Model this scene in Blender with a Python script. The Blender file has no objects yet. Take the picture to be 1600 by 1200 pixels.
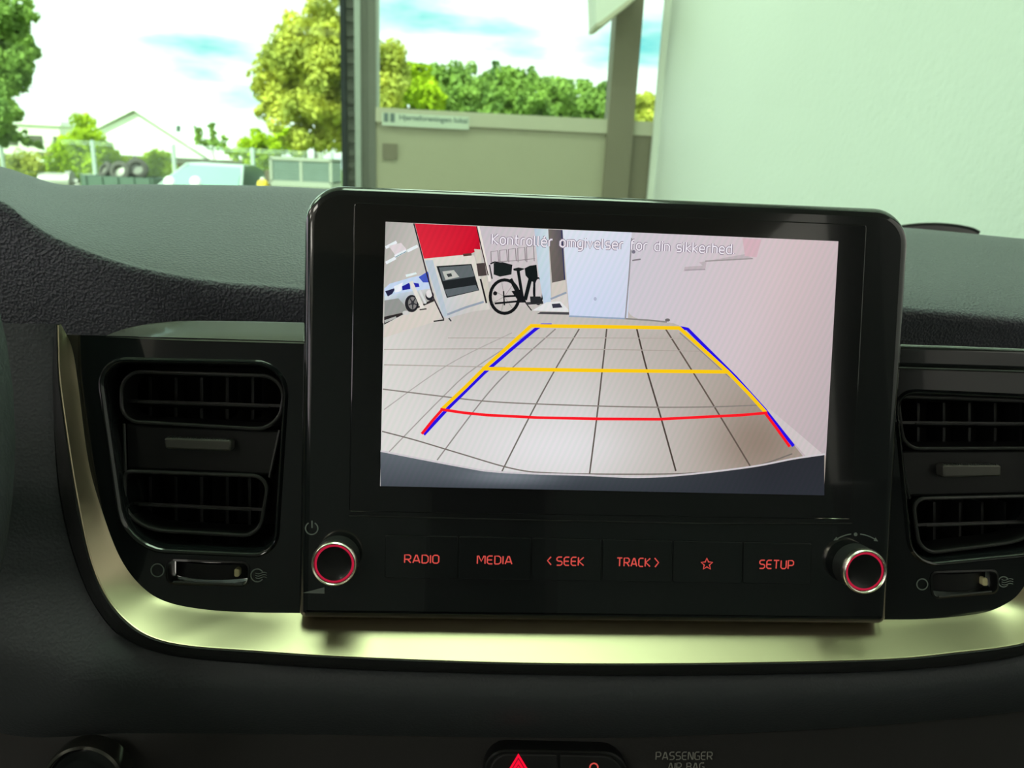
import bpy, bmesh, math, random
from mathutils import Vector, Matrix
random.seed(7)
SC = bpy.context.scene
COL = SC.collection

# ------------------------------------------------------------------ camera
FPX = 1200.0                                  # focal length in pixels of the 1600x1200 frame
CAM = Vector((-0.05781, -0.28852, 0.07129))
RW = Matrix(((0.997481, -0.054233, 0.045712),   # camera right, in world
             (0.029257, -0.27249, -0.961714),   # camera down
             (0.064613, 0.960629, -0.270217)))  # camera forward
cd = bpy.data.cameras.new('camera'); cam = bpy.data.objects.new('camera', cd); COL.objects.link(cam)
cd.sensor_width = 36; cd.lens = 36 * FPX / 1600; cd.clip_start = 0.01; cd.clip_end = 600
m4 = Matrix((RW[0], -RW[1], -RW[2])).transposed().to_4x4(); m4.translation = CAM
cam.matrix_world = m4
cd.dof.use_dof = True; cd.dof.focus_distance = 0.30; cd.dof.aperture_fstop = 19.0
SC.camera = cam

# ------------------------------------------------------------------ view, sky, sun
vs = SC.view_settings
vs.view_transform = 'Standard'; vs.look = 'None'; vs.gamma = 1; vs.exposure = 0.0; vs.use_curve_mapping = False
world = bpy.data.worlds.new('sky'); SC.world = world; world.use_nodes = True
nt = world.node_tree; nt.nodes.clear()
def wn(t, **k):
    n = nt.nodes.new(t)
    for a, b in k.items(): setattr(n, a, b)
    return n
wo = wn('ShaderNodeOutputWorld'); wb = wn('ShaderNodeBackground'); tc = wn('ShaderNodeTexCoord')
wmap = wn('ShaderNodeMapping'); wmap.inputs['Scale'].default_value = (2.2, 2.2, 7.5); wmap.inputs['Location'].default_value = (3.7, 1.9, -0.06)
ns = wn('ShaderNodeTexNoise'); ns.inputs['Scale'].default_value = 1.5; ns.inputs['Detail'].default_value = 5; ns.inputs['Roughness'].default_value = .5
rp = wn('ShaderNodeValToRGB'); rp.color_ramp.elements[0].position = .355; rp.color_ramp.elements[0].color = (.30, .82, 1.0, 1)
rp.color_ramp.elements[1].position = .475; rp.color_ramp.elements[1].color = (1.75, 1.55, 1.62, 1)
nt.links.new(tc.outputs['Generated'], wmap.inputs['Vector']); nt.links.new(wmap.outputs[0], ns.inputs['Vector'])
nt.links.new(ns.outputs['Fac'], rp.inputs['Fac']); nt.links.new(rp.outputs[0], wb.inputs['Color'])
wb.inputs['Strength'].default_value = 1.15
nt.links.new(wb.outputs[0], wo.inputs['Surface'])
sd = bpy.data.lights.new('sun', 'SUN'); sun = bpy.data.objects.new('sun', sd); COL.objects.link(sun)
sd.energy = 8.5; sd.angle = math.radians(1.5); sd.color = (1, .95, .84)
sun.rotation_euler = Vector((0.45, 0.75, -0.95)).to_track_quat('-Z', 'Y').to_euler()
sun.location = (-6, -10, 14)

# unseen ceiling panels added to light the hall (housings built below)
LAMP_XY = [(lx, ly) for ly in (3.3, 0.45, -2.4, -5.3) for lx in (-5.6, -2.8, 0.0)]
LAMP_W = 25
CEIL = 2.3; FLOOR = -0.95; WALLX = 1.11; FRONT = 4.7

# ------------------------------------------------------------------ pixel / plane helpers
TILT = math.radians(12.22)
EU = Vector((1, 0, 0)); EV = Vector((0, math.sin(TILT), math.cos(TILT))); EN = Vector((0, -math.cos(TILT), math.sin(TILT)))
def ray(px, py):
    a, b = (px - 800) / FPX, (py - 600) / FPX
    return RW[0] * a + RW[1] * b + RW[2]
def UV(px, py, w=0.0):                        # point on the plane parallel to the display, w metres in front of it
    d = ray(px, py); t = (w - CAM.dot(EN)) / d.dot(EN); p = CAM + d * t
    return (p.dot(EU), p.dot(EV))
def L(u, v, w): return EU * u + EV * v + EN * w
def W(px, py, w=0.0): return L(*UV(px, py, w), w)
def YP(px, py, Y):                            # point on the upright plane y = Y
    d = ray(px, py); return CAM + d * ((Y - CAM.y) / d.y)

def rpoly(c, r, n=7):                         # 2-D polygon with filleted corners
    out = []; k = len(c)
    if not isinstance(r, (list, tuple)): r = [r] * k
    for i in range(k):
        p = Vector(c[i]); a = Vector(c[i - 1]) - p; b = Vector(c[(i + 1) % k]) - p
        rr = r[i]; da = min(rr, a.length * .49); db = min(rr, b.length * .49)
        s = p + a.normalized() * da; e = p + b.normalized() * db
        if rr <= 0: out.append((p.x, p.y)); continue
        kk = .55
        c1 = s.lerp(p, kk); c2 = e.lerp(p, kk)
        for j in range(n + 1):
            t = j / n
            q = s * (1 - t) ** 3 + c1 * 3 * t * (1 - t) ** 2 + c2 * 3 * t * t * (1 - t) + e * t ** 3
            out.append((q.x, q.y))
    return out
def catmull(pts, n=6, closed=False):
    P = [Vector(p) for p in pts]; out = []; k = len(P)
    rng = range(k if closed else k - 1)
    for i in rng:
        g = (lambda j: P[j % k]) if closed else (lambda j: P[max(0, min(k - 1, j))])
        a, b, c, d = g(i - 1), g(i), g(i + 1), g(i + 2)
        for j in range(n):
            t = j / n
            out.append(.5 * ((2 * b) + (c - a) * t + (2 * a - 5 * b + 4 * c - d) * t * t + (3 * b - a - 3 * c + d) * t ** 3))
    if not closed: out.append(P[-1])
    return out
def inset(poly, d):                           # crude polygon inset (counter-clockwise or not)
    k = len(poly); A = sum(poly[i - 1][0] * poly[i][1] - poly[i][0] * poly[i - 1][1] for i in range(k))
    s = 1 if A > 0 else -1; out = []
    for i in range(k):
        p = Vector(poly[i]); a = Vector(poly[i - 1]); b = Vector(poly[(i + 1) % k])
        t = (b - a)
        if t.length < 1e-9: out.append(poly[i]); continue
        t.normalize(); nrm = Vector((-t.y, t.x)) * s
        out.append(tuple(p + nrm * d))
    return out

# ------------------------------------------------------------------ materials
def lin(c): return tuple(((x / 255) / 12.92 if x / 255 <= .04045 else ((x / 255 + .055) / 1.055) ** 2.4) for x in c)
def mat(name, col, rough=.5, metal=0, spec=.5, bump=0, bscale=200, coat=0, emit=None, estr=1, var=0, vscale=5, stretch=None):
    m = bpy.data.materials.new(name); m.use_nodes = True; t = m.node_tree; b = t.nodes['Principled BSDF']
    b.inputs['Base Color'].default_value = (*col, 1); b.inputs['Roughness'].default_value = rough
    b.inputs['Metallic'].default_value = metal; b.inputs['Specular IOR Level'].default_value = spec
    b.inputs['Coat Weight'].default_value = coat; b.inputs['Coat Roughness'].default_value = .03
    if emit: b.inputs['Emission Color'].default_value = (*emit, 1); b.inputs['Emission Strength'].default_value = estr
    if bump or var:
        tcn = t.nodes.new('ShaderNodeTexCoord'); mp = t.nodes.new('ShaderNodeMapping')
        if stretch: mp.inputs['Scale'].default_value = stretch
        t.links.new(tcn.outputs['Object'], mp.inputs['Vector'])
    if bump:
        n = t.nodes.new('ShaderNodeTexNoise'); n.inputs['Scale'].default_value = bscale; n.inputs['Detail'].default_value = 3
        bp = t.nodes.new('ShaderNodeBump'); bp.inputs['Strength'].default_value = bump; bp.inputs['Distance'].default_value = .4 / bscale
        t.links.new(mp.outputs[0], n.inputs['Vector']); t.links.new(n.outputs['Fac'], bp.inputs['Height']); t.links.new(bp.outputs[0], b.inputs['Normal'])
    if var:
        n2 = t.nodes.new('ShaderNodeTexNoise'); n2.inputs['Scale'].default_value = vscale; n2.inputs['Detail'].default_value = 4
        mx = t.nodes.new('ShaderNodeMix'); mx.data_type = 'RGBA'
        mx.inputs[6].default_value = (*[c * (1 - var) for c in col], 1); mx.inputs[7].default_value = (*[min(1, c * (1 + var)) for c in col], 1)
        t.links.new(mp.outputs[0], n2.inputs['Vector']); t.links.new(n2.outputs['Fac'], mx.inputs[0]); t.links.new(mx.outputs[2], b.inputs['Base Color'])
    return m
def glow(name, col, s=1.0):
    m = bpy.data.materials.new(name); m.use_nodes = True; t = m.node_tree; t.nodes.clear()
    o = t.nodes.new('ShaderNodeOutputMaterial'); e = t.nodes.new('ShaderNodeEmission')
    e.inputs[0].default_value = (*col, 1); e.inputs[1].default_value = s; t.links.new(e.outputs[0], o.inputs[0]); return m
def glass(name, tint, fres=1.45, rough=0.0, gl=1.0):
    m = bpy.data.materials.new(name); m.use_nodes = True; t = m.node_tree; t.nodes.clear()
    o = t.nodes.new('ShaderNodeOutputMaterial'); a = t.nodes.new('ShaderNodeBsdfTransparent'); g = t.nodes.new('ShaderNodeBsdfGlossy')
    f = t.nodes.new('ShaderNodeFresnel'); f.inputs[0].default_value = fres; mu = t.nodes.new('ShaderNodeMath'); mu.operation = 'MULTIPLY'; mu.inputs[1].default_value = gl
    mx = t.nodes.new('ShaderNodeMixShader'); a.inputs[0].default_value = (*tint, 1); g.inputs['Roughness'].default_value = rough
    t.links.new(f.outputs[0], mu.inputs[0]); t.links.new(mu.outputs[0], mx.inputs[0]); t.links.new(a.outputs[0], mx.inputs[1]); t.links.new(g.outputs[0], mx.inputs[2]); t.links.new(mx.outputs[0], o.inputs[0])
    return m
def leather(name, col, rough, scale, strength):
    m = mat(name, col, rough, spec=.45); t = m.node_tree; b = t.nodes['Principled BSDF']
    tcn = t.nodes.new('ShaderNodeTexCoord'); nz = t.nodes.new('ShaderNodeTexNoise'); nz.inputs['Scale'].default_value = scale * .6
    mixv = t.nodes.new('ShaderNodeMix'); mixv.data_type = 'VECTOR'; mixv.inputs[0].default_value = .0012
    v = t.nodes.new('ShaderNodeTexVoronoi'); v.feature = 'SMOOTH_F1'; v.inputs['Scale'].default_value = scale; v.inputs['Smoothness'].default_value = .6
    bp = t.nodes.new('ShaderNodeBump'); bp.inputs['Strength'].default_value = strength; bp.inputs['Distance'].default_value = .0022
    t.links.new(tcn.outputs['Object'], mixv.inputs[4]); t.links.new(tcn.outputs['Object'], nz.inputs['Vector']); t.links.new(nz.outputs['Color'], mixv.inputs[5])
    t.links.new(mixv.outputs[1], v.inputs['Vector']); t.links.new(v.outputs['Distance'], bp.inputs['Height']); t.links.new(bp.outputs[0], b.inputs['Normal'])
    return m
M = {}
M['piano'] = mat('gloss_black_plastic', (.010, .0125, .013), .12, coat=.6)
M['piano2'] = mat('semi_gloss_black_plastic', (.008, .009, .009), .28, coat=.15)
M['screen_black'] = mat('screen_cover_glass_black', (.007, .008, .009), .10, coat=.7)
M['matte_black'] = mat('matte_black_plastic', (.012, .013, .013), .55, bump=.2, bscale=900)
M['vent_black'] = mat('vent_satin_black', (.010, .011, .011), .42)
M['cavity'] = mat('vent_cavity_black', (.004, .004, .004), .7)
M['edge'] = mat('polished_rim_plastic', (.035, .037, .035), .3)
M['pad'] = leather('grained_dash_leather', (.105, .112, .132), .5, 820, .40)
M['lower'] = leather('grained_lower_dash', (.056, .064, .068), .6, 800, .12)
M['weave'] = mat('lower_panel_plastic', (.014, .014, .013), .7, bump=.2, bscale=900)
M['silver'] = mat('satin_silver_trim', (.57, .50, .335), .38, metal=1)
M['chrome'] = mat('chrome', (.95, .93, .80), .26, metal=1)
M['tab'] = mat('satin_tab', (.13, .13, .115), .35, metal=.6)
M['red_glow'] = glow('red_backlight', lin((206, 78, 70)), 1.0)
M['red_ring'] = glow('red_ring_light', lin((176, 28, 56)), 1.0)
M['hazard'] = glow('hazard_red_light', lin((250, 16, 52)), 1.0)
M['hazard_dark'] = mat('hazard_dark_red', lin((120, 10, 28)), .4, emit=lin((150, 10, 36)), estr=.8)
M['print'] = mat('grey_printed_marking', lin((118, 128, 122)), .6)
M['print_dim'] = mat('dim_grey_printed_marking', lin((150, 150, 142)), .6)
M['indicator'] = mat('cream_indicator', lin((214, 208, 160)), .5)
M['ws'] = glass('green_tinted_windscreen', (.815, .985, .875), 1.45, 0, .03)
M['pane'] = glass('clear_window_glass', (.97, .985, .98), 1.45, 0, .15)
M['wall'] = mat('white_painted_plaster', (.80, .81, .79), .8, bump=.35, bscale=55, var=.02, vscale=2)
M['ceil'] = mat('white_ceiling', (.8, .8, .76), .9, var=.01)
M['floor'] = mat('light_grey_tile', (.50, .49, .46), .35, var=.05, vscale=2)
M['grout'] = mat('grout', (.2, .2, .19), .9)
M['alu'] = mat('grey_painted_aluminium', (.17, .165, .145), .45, metal=.1, var=.06, vscale=8)
M['alu_light'] = mat('bright_aluminium_edge', (.45, .47, .44), .3, metal=.3)
M['brush'] = mat('dark_rubber_seal', (.022, .026, .03), .8)
M['rib'] = mat('ribbed_grey_rubber', (.10, .098, .088), .7)
M['beige'] = mat('beige_door_panel', (.43, .39, .29), .6, var=.03, vscale=3)
M['beige_light'] = mat('pale_rail_paint', (.55, .51, .40), .6, var=.03, vscale=3)
M['brown'] = mat('grey_brown_frame', (.22, .185, .135), .55, var=.05, vscale=4)
M['sticker'] = mat('translucent_white_sticker', (.62, .66, .56), .5)
M['sticker_ink'] = mat('sticker_ink', (.16, .20, .20), .5)
M['white_paint'] = mat('white_paint', (.78, .78, .72), .5)
M['leaf_a'] = None
def leafmat(name, col, tr=.35):
    m = bpy.data.materials.new(name); m.use_nodes = True; t = m.node_tree; t.nodes.clear()
    o = t.nodes.new('ShaderNodeOutputMaterial'); d = t.nodes.new('ShaderNodeBsdfDiffuse'); tr_ = t.nodes.new('ShaderNodeBsdfTranslucent'); mx = t.nodes.new('ShaderNodeMixShader')
    tcn = t.nodes.new('ShaderNodeTexCoord'); n = t.nodes.new('ShaderNodeTexNoise'); n.inputs['Scale'].default_value = .9; n.inputs['Detail'].default_value = 2
    r = t.nodes.new('ShaderNodeValToRGB'); r.color_ramp.elements[0].position = .35; r.color_ramp.elements[1].position = .68
    r.color_ramp.elements[0].color = (*[c * .62 for c in col], 1); r.color_ramp.elements[1].color = (col[0] * 1.35, col[1] * 1.2, col[2], 1)
    t.links.new(tcn.outputs['Object'], n.inputs['Vector']); t.links.new(n.outputs['Fac'], r.inputs[0]); t.links.new(r.outputs[0], d.inputs[0]); t.links.new(r.outputs[0], tr_.inputs[0])
    mx.inputs[0].default_value = tr; t.links.new(d.outputs[0], mx.inputs[1]); t.links.new(tr_.outputs[0], mx.inputs[2]); t.links.new(mx.outputs[0], o.inputs[0]); return m
M['leaf_a'] = leafmat('sunlit_yellow_green_leaves', (.56, .60, .14))
M['leaf_b'] = leafmat('mid_green_leaves', (.30, .46, .13))
M['leaf_c'] = leafmat('bright_lime_leaves', (.46, .62, .04))
M['leaf_d'] = leafmat('dark_green_leaves', (.13, .24, .10))
M['bark'] = mat('bark', (.16, .13, .09), .9, bump=.6, bscale=12)
M['grass'] = mat('grass_ground', (.17, .24, .07), .9, var=.3, vscale=.7)
M['roof_white'] = mat('pale_metal_roof', (.93, .92, .88), .5, var=.02)
M['brick'] = mat('brown_brick_wall', (.30, .17, .11), .8, var=.25, vscale=3)
M['pale_wall'] = mat('pale_house_wall', (.82, .80, .70), .8, var=.03)
M['eave'] = mat('dark_eave', (.10, .09, .07), .7)
M['galv'] = mat('galvanised_steel', (.55, .60, .58), .5, metal=.2)
M['wire'] = mat('fence_wire', (.42, .46, .42), .5, metal=.3)
M['tyre'] = mat('worn_tyre_rubber', (.085, .075, .07), .8)
M['rim'] = mat('dull_wheel_rim', (.38, .36, .33), .5, metal=.4)
M['bin'] = mat('dark_green_steel_bin', (.10, .14, .12), .6, var=.15, vscale=4)
M['carglass'] = mat('pale_reflecting_windscreen', (.22, .38, .32), .6, var=.05)
M['carpaint'] = mat('silver_green_car_paint', (.45, .52, .49), .35, metal=.2, coat=.5)
M['tarp'] = mat('grey_ribbed_tarp', (.22, .26, .25), .6, var=.12, vscale=6)
M['tarp_edge'] = mat('pale_box_frame', (.36, .35, .31), .6)
M['yellow'] = mat('yellow_plastic', (.80, .52, .05), .5)
M['headliner'] = mat('pale_headliner', (.50, .49, .42), .95)
M['car_black'] = mat('grey_cabin_trim', (.15, .155, .155), .8)
M['bonnet'] = mat('car_bonnet_paint', (.45, .46, .46), .3, metal=.3, coat=.5)
M['lamp'] = glow('added_lamp_glow', (1, .97, .88), 2.2)

# ------------------------------------------------------------------ mesh builder
ROOT = {}
class MB:
    def __init__(s): s.v = []; s.f = []; s.c = None
    def add(s, vs, fs):
        o = len(s.v); s.v += [Vector(p) for p in vs]; s.f += [tuple(i + o for i in f) for f in fs]; return s
    def box(s, c, h, ax=(Vector((1, 0, 0)), Vector((0, 1, 0)), Vector((0, 0, 1)))):
        c = Vector(c); vs = [c + ax[0] * (a * h[0]) + ax[1] * (b * h[1]) + ax[2] * (d * h[2]) for a in (-1, 1) for b in (-1, 1) for d in (-1, 1)]
        return s.add(vs, [(0, 1, 3, 2), (4, 6, 7, 5), (0, 4, 5, 1), (2, 3, 7, 6), (0, 2, 6, 4), (1, 5, 7, 3)])
    def bar(s, lo, hi):
        lo = Vector(lo); hi = Vector(hi); return s.box((lo + hi) / 2, (hi - lo) / 2)
    def grid(s, rows, closed=False):
        n = len(rows[0]); o = len(s.v)
        for r in rows: s.v += [Vector(p) for p in r]
        for i in range(len(rows) - 1):
            for j in range(n if closed else n - 1):
                a = o + i * n + j; b = o + i * n + (j + 1) % n; s.f.append((a, b, b + n, a + n))
        return s
    def tube(s, pts, r, seg=8, closed=False, cap=True):
        P = [Vector(p) for p in pts]; k = len(P); rows = []; ref = None
        for i in range(k):
            a = P[(i - 1) % k] if (closed or i) else P[0]; b = P[(i + 1) % k] if (closed or i < k - 1) else P[-1]
            t = (b - a).normalized()
            if ref is None: ref = t.orthogonal().normalized()
            ref = (ref - t * ref.dot(t)); ref = ref.normalized() if ref.length > 1e-6 else t.orthogonal().normalized()
            q = t.cross(ref); rr = r[i] if isinstance(r, (list, tuple)) else r
            rows.append([P[i] + (ref * math.cos(2 * math.pi * j / seg) + q * math.sin(2 * math.pi * j / seg)) * rr for j in range(seg)])
        if closed: rows.append(rows[0])
        o = len(s.v); s.grid(rows, True)
        if cap and not closed:
            s.f.append(tuple(o + j for j in range(seg))[::-1]); e = len(s.v) - seg; s.f.append(tuple(e + j for j in range(seg)))
        return s
    def lathe(s, c, ax, prof, seg=40, capf=True):          # prof: (radius, height along ax)
        ax = ax.normalized(); p = ax.orthogonal().normalized(); q = ax.cross(p); c = Vector(c); rows = []
        for r, h in prof:
            rows.append([c + ax * h + (p * math.cos(2 * math.pi * j / seg) + q * math.sin(2 * math.pi * j / seg)) * r for j in range(seg)])
        o = len(s.v); s.grid(rows, True)
        if capf: e = len(s.v) - seg; s.f.append(tuple(e + j for j in range(seg)))
        return s
    def plate(s, poly, w0, w1, bev=0.0, steps=3):          # prism on the display-parallel plane, front at w1 with rounded edge
        rows = [[L(u, v, w0) for u, v in poly]]
        if bev > 0:
            for i in range(steps + 1):
                a = i / steps * math.pi / 2; pi = inset(poly, bev * (1 - math.cos(a))); rows.append([L(u, v, w1 - bev + bev * math.sin(a)) for u, v in pi])
        else: rows.append([L(u, v, w1) for u, v in poly])
        s.grid(rows, True); n = len(poly); e = len(s.v); s.v += [p.copy() for p in rows[-1]]; s.f.append(tuple(e + j for j in range(n)))
        return s
    def flat(s, poly, w): o = len(s.v); s.v += [L(u, v, w) for u, v in poly]; s.f.append(tuple(o + j for j in range(len(poly)))); return s
    def prismY(s, pts, depth):                              # closed outline of world points extruded along +y
        n = len(pts); o = len(s.v); s.v += [Vector(p) for p in pts] + [Vector(p) + Vector((0, depth, 0)) for p in pts]
        s.f.append(tuple(o + i for i in range(n))); s.f.append(tuple(o + n + i for i in range(n))[::-1])
        for i in range(n): j = (i + 1) % n; s.f.append((o + i, o + n + i, o + n + j, o + j))
        return s
    def build(s, name, m, parent=None, smooth=False, sharp=40, **tags):
        if parent is not None: org = ROOT[parent.as_pointer()]
        else:
            lo = Vector([min(p[i] for p in s.v) for i in range(3)]); hi = Vector([max(p[i] for p in s.v) for i in range(3)]); org = Vector(((lo.x + hi.x) / 2, (lo.y + hi.y) / 2, lo.z))
        me = bpy.data.meshes.new(name); me.from_pydata([tuple(p - org) for p in s.v], [], s.f); me.update()
        bm = bmesh.new(); bm.from_mesh(me); bmesh.ops.recalc_face_normals(bm, faces=bm.faces)
        if smooth:
            for f in bm.faces: f.smooth = True
            for e in bm.edges:
                if len(e.link_faces) == 2 and e.calc_face_angle(0) > math.radians(sharp): e.smooth = False
        bm.to_mesh(me); bm.free()
        ob = bpy.data.objects.new(name, me); COL.objects.link(ob)
        if m: me.materials.append(M[m] if isinstance(m, str) else m)
        if parent is not None: ob.parent = parent
        else: ob.location = org
        ROOT[ob.as_pointer()] = org
        for k, v in tags.items(): ob[k] = v
        return ob
def thing(name, loc, label, cat, group=None):
    o = bpy.data.objects.new(name, None); COL.objects.link(o); o.location = loc; o.empty_display_size = .05
    o['label'] = label; o['category'] = cat
    if group: o['group'] = group
    ROOT[o.as_pointer()] = Vector(loc); return o
def text2d(s, size=(1, 1), font_off=0.0, spacing=1.0):      # outline text as flat polygons, centred, fitted to size
    cu = bpy.data.curves.new('lettering', 'FONT'); cu.body = s; cu.offset = font_off; cu.space_character = spacing; cu.resolution_u = 4
    ob = bpy.data.objects.new('lettering', cu); COL.objects.link(ob)
    bpy.context.view_layer.update()
    me = bpy.data.meshes.new_from_object(ob.evaluated_get(bpy.context.evaluated_depsgraph_get()))
    vs = [v.co.copy() for v in me.vertices]; fs = [tuple(p.vertices) for p in me.polygons]
    bpy.data.objects.remove(ob); bpy.data.curves.remove(cu); bpy.data.meshes.remove(me)
    x0 = min(v.x for v in vs); x1 = max(v.x for v in vs); y0 = min(v.y for v in vs); y1 = max(v.y for v in vs)
    return [((v.x - (x0 + x1) / 2) / (x1 - x0) * size[0], (v.y - (y0 + y1) / 2) / (y1 - y0) * size[1]) for v in vs], fs
def stroke(pts, wd, closed=False):                           # 2-D polyline to quads (list of polys)
    P = [Vector(p) for p in pts]; k = len(P); l = []; r = []
    for i in range(k):
        a = P[i - 1] if (i or closed) else P[i]; b = P[(i + 1) % k] if (i < k - 1 or closed) else P[i]
        t = (b - a).normalized(); n = Vector((-t.y, t.x)) * wd / 2; l.append(P[i] + n); r.append(P[i] - n)
    return [[tuple(l[i]), tuple(l[(i + 1) % k]), tuple(r[(i + 1) % k]), tuple(r[i])] for i in range(k if closed else k - 1)]
def arc(cx, cy, rx, a0, a1, n=16, ry=None):
    ry = rx if ry is None else ry
    return [(cx + rx * math.cos(math.radians(a0 + (a1 - a0) * i / n)), cy + ry * math.sin(math.radians(a0 + (a1 - a0) * i / n))) for i in range(n + 1)]
def pxstroke(mb, pts, wpx, w, closed=False):                 # stroke given in pixels, drawn on plane w
    for q in stroke(pts, wpx, closed): mb.flat([UV(x, y, w) for x, y in q], w)
    return mb

# plain squared stroke lettering as on the unit's buttons: polylines on a unit cell
q_ = .16
GL = {'R': (.62, [[(0, 0), (0, 1), (.62 - q_, 1), (.62, 1 - q_), (.62, .58), (.62 - q_, .44), (0, .44)], [(.3, .44), (.64, 0)]]), 'A': (.70, [[(0, 0), (.30, 1), (.40, 1), (.70, 0)], [(.09, .28), (.61, .28)]]),
      'D': (.62, [[(0, 0), (0, 1), (.62 - q_ * 1.3, 1), (.62, 1 - q_ * 1.3), (.62, q_ * 1.3), (.62 - q_ * 1.3, 0), (0, 0)]]), 'I': (.0, [[(0, 0), (0, 1)]]),
      'O': (.62, [[(q_, 0), (0, q_), (0, 1 - q_), (q_, 1), (.62 - q_, 1), (.62, 1 - q_), (.62, q_), (.62 - q_, 0), (q_, 0)]]), 'M': (.80, [[(0, 0), (0, 1), (.12, 1), (.40, .30), (.68, 1), (.80, 1), (.80, 0)]]),
      'E': (.55, [[(.55, 0), (q_, 0), (0, q_), (0, 1 - q_), (q_, 1), (.55, 1)], [(0, .5), (.5, .5)]]), 'S': (.58, [[(0, 0), (.58 - q_, 0), (.58, q_), (.58, .38), (.58 - q_, .5), (q_, .5), (0, .64), (0, 1 - q_), (q_, 1), (.56, 1)]]),
      'K': (.58, [[(0, 0), (0, 1)], [(.58, 1), (.06, .5), (.60, 0)]]), 'T': (.62, [[(0, 1), (.62, 1)], [(.31, 1), (.31, 0)]]), 'C': (.55, [[(.55, 1), (q_, 1), (0, 1 - q_), (0, q_), (q_, 0), (.55, 0)]]),
      'U': (.60, [[(0, 1), (0, q_), (q_, 0), (.60 - q_, 0), (.60, q_), (.60, 1)]]), 'P': (.60, [[(0, 0), (0, 1), (.60 - q_, 1), (.60, 1 - q_), (.60, .54), (.60 - q_, .40), (0, .40)]]),
      'N': (.62, [[(0, 0), (0, 1), (.10, 1), (.52, 0), (.62, 0), (.62, 1)]]), 'G': (.60, [[(.58, 1), (q_, 1), (0, 1 - q_), (0, q_), (q_, 0), (.60, 0), (.60, .48), (.32, .48)]]),
      'B': (.60, [[(0, 0), (0, 1), (.56 - q_, 1), (.56, 1 - q_), (.56, .62), (.46, .52), (.60, .40), (.60, q_), (.60 - q_, 0), (0, 0)], [(0, .52), (.46, .52)]]), ' ': (.3, []),
      'o': (.50, [[(q_, 0), (0, q_), (0, .70 - q_), (q_, .70), (.50 - q_, .70), (.50, .70 - q_), (.50, q_), (.50 - q_, 0), (q_, 0)]]), 'n': (.48, [[(0, 0), (0, .70), (.48 - q_, .70), (.48, .70 - q_), (.48, 0)]]),
      't': (.36, [[(.10, 1), (.10, q_), (.10 + q_, 0), (.36, 0)], [(0, .70), (.34, .70)]]), 'r': (.34, [[(0, 0), (0, .70 - q_), (q_, .70), (.34, .70)]]), 'l': (.12, [[(0, 1), (0, .1), (.12, 0)]]),
      'e': (.50, [[(.46, 0), (q_, 0), (0, q_), (0, .70 - q_), (q_, .70), (.50 - q_, .70), (.50, .70 - q_), (.50, .34), (0, .34)]]), 'm': (.80, [[(0, 0), (0, .70), (.80 - q_, .70), (.80, .70 - q_), (.80, 0)], [(.40, .70), (.40, 0)]]),
      'g': (.50, [[(.50, 0), (q_, 0), (0, q_), (0, .70 - q_), (q_, .70), (.50, .70), (.50, -.14), (.50 - q_, -.28), (.04, -.28)]]), 'i': (.0, [[(0, 0), (0, .70)], [(0, .90), (0, 1.0)]]), 'v': (.50, [[(0, .70), (.25, 0), (.50, .70)]]),
      's': (.44, [[(0, 0), (.36, 0), (.44, .08), (.44, .26), (.36, .35), (.08, .35), (0, .44), (0, .62), (.08, .70), (.42, .70)]]), 'f': (.34, [[(.08, 0), (.08, 1 - q_), (.08 + q_, 1), (.34, 1)], [(0, .70), (.32, .70)]]),
      'd': (.50, [[(.50, 1), (.50, 0), (q_, 0), (0, q_), (0, .70 - q_), (q_, .70), (.50, .70)]]), 'k': (.46, [[(0, 0), (0, 1)], [(.44, .70), (.06, .36), (.46, 0)]]), 'h': (.48, [[(0, 0), (0, 1)], [(0, .70), (.48 - q_, .70), (.48, .70 - q_), (.48, 0)]]), '.': (.02, [[(0, 0), (0, .10)]])}
GL['\u00e9'] = (.50, GL['e'][1] + [[(.20, .82), (.34, 1.0)]])
def strokes(txt, gap=.24):
    x = 0; out = []
    for ch in txt:
        w_, pl = GL[ch]; out += [[(a + x, b) for a, b in p] for p in pl]; x += w_ + gap
    return out, x - gap
def lettering(mb, txt, px, py, wpx, hpx, w, th=2.0, gap=.24):    # centred on a pixel of the display-parallel plane w
    u, v = UV(px, py, w); sc = abs((CAM - L(u, v, w)).dot(RW[2])) / FPX
    st_, tw = strokes(txt, gap)
    for p in st_:
        for q in stroke([(u + (a / tw - .5) * wpx * sc, v + (b - .5) * hpx * sc) for a, b in p], th * sc): mb.flat(q, w)
    return mb
def struct(o): o['kind'] = 'structure'; return o

# ================================================================== SHOWROOM
x0, x1, yb = -8.0, WALLX, -9.0
struct(MB().bar((x0 - .2, yb - .2, FLOOR - .12), (x1 + .2, FRONT + .1, FLOOR)).build('floor', 'floor'))
struct(MB().bar((x0 - .2, yb - .2, CEIL), (x1 + .2, FRONT + .1, CEIL + .2)).build('ceiling', 'ceil'))
struct(MB().bar((x1, yb, FLOOR), (x1 + .2, FRONT + .1, CEIL)).build('wall_right', 'wall'))
struct(MB().bar((x0 - .2, yb - .2, FLOOR), (x1 + .2, yb, CEIL)).build('wall_back', 'wall'))
wl = MB().bar((x0 - .2, yb, FLOOR), (x0, FRONT, FLOOR + .4)); wl.bar((x0 - .2, yb, CEIL - .5), (x0, FRONT, CEIL))
for yy in (-9, -6.6, -3.3, 0, 3.0, 4.6): wl.bar((x0 - .2, yy, FLOOR), (x0, yy + .12, CEIL))
struct(wl.build('wall_left', 'alu'))
XM = YP(535, 150, FRONT).x                                   # left face of the door post
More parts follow.
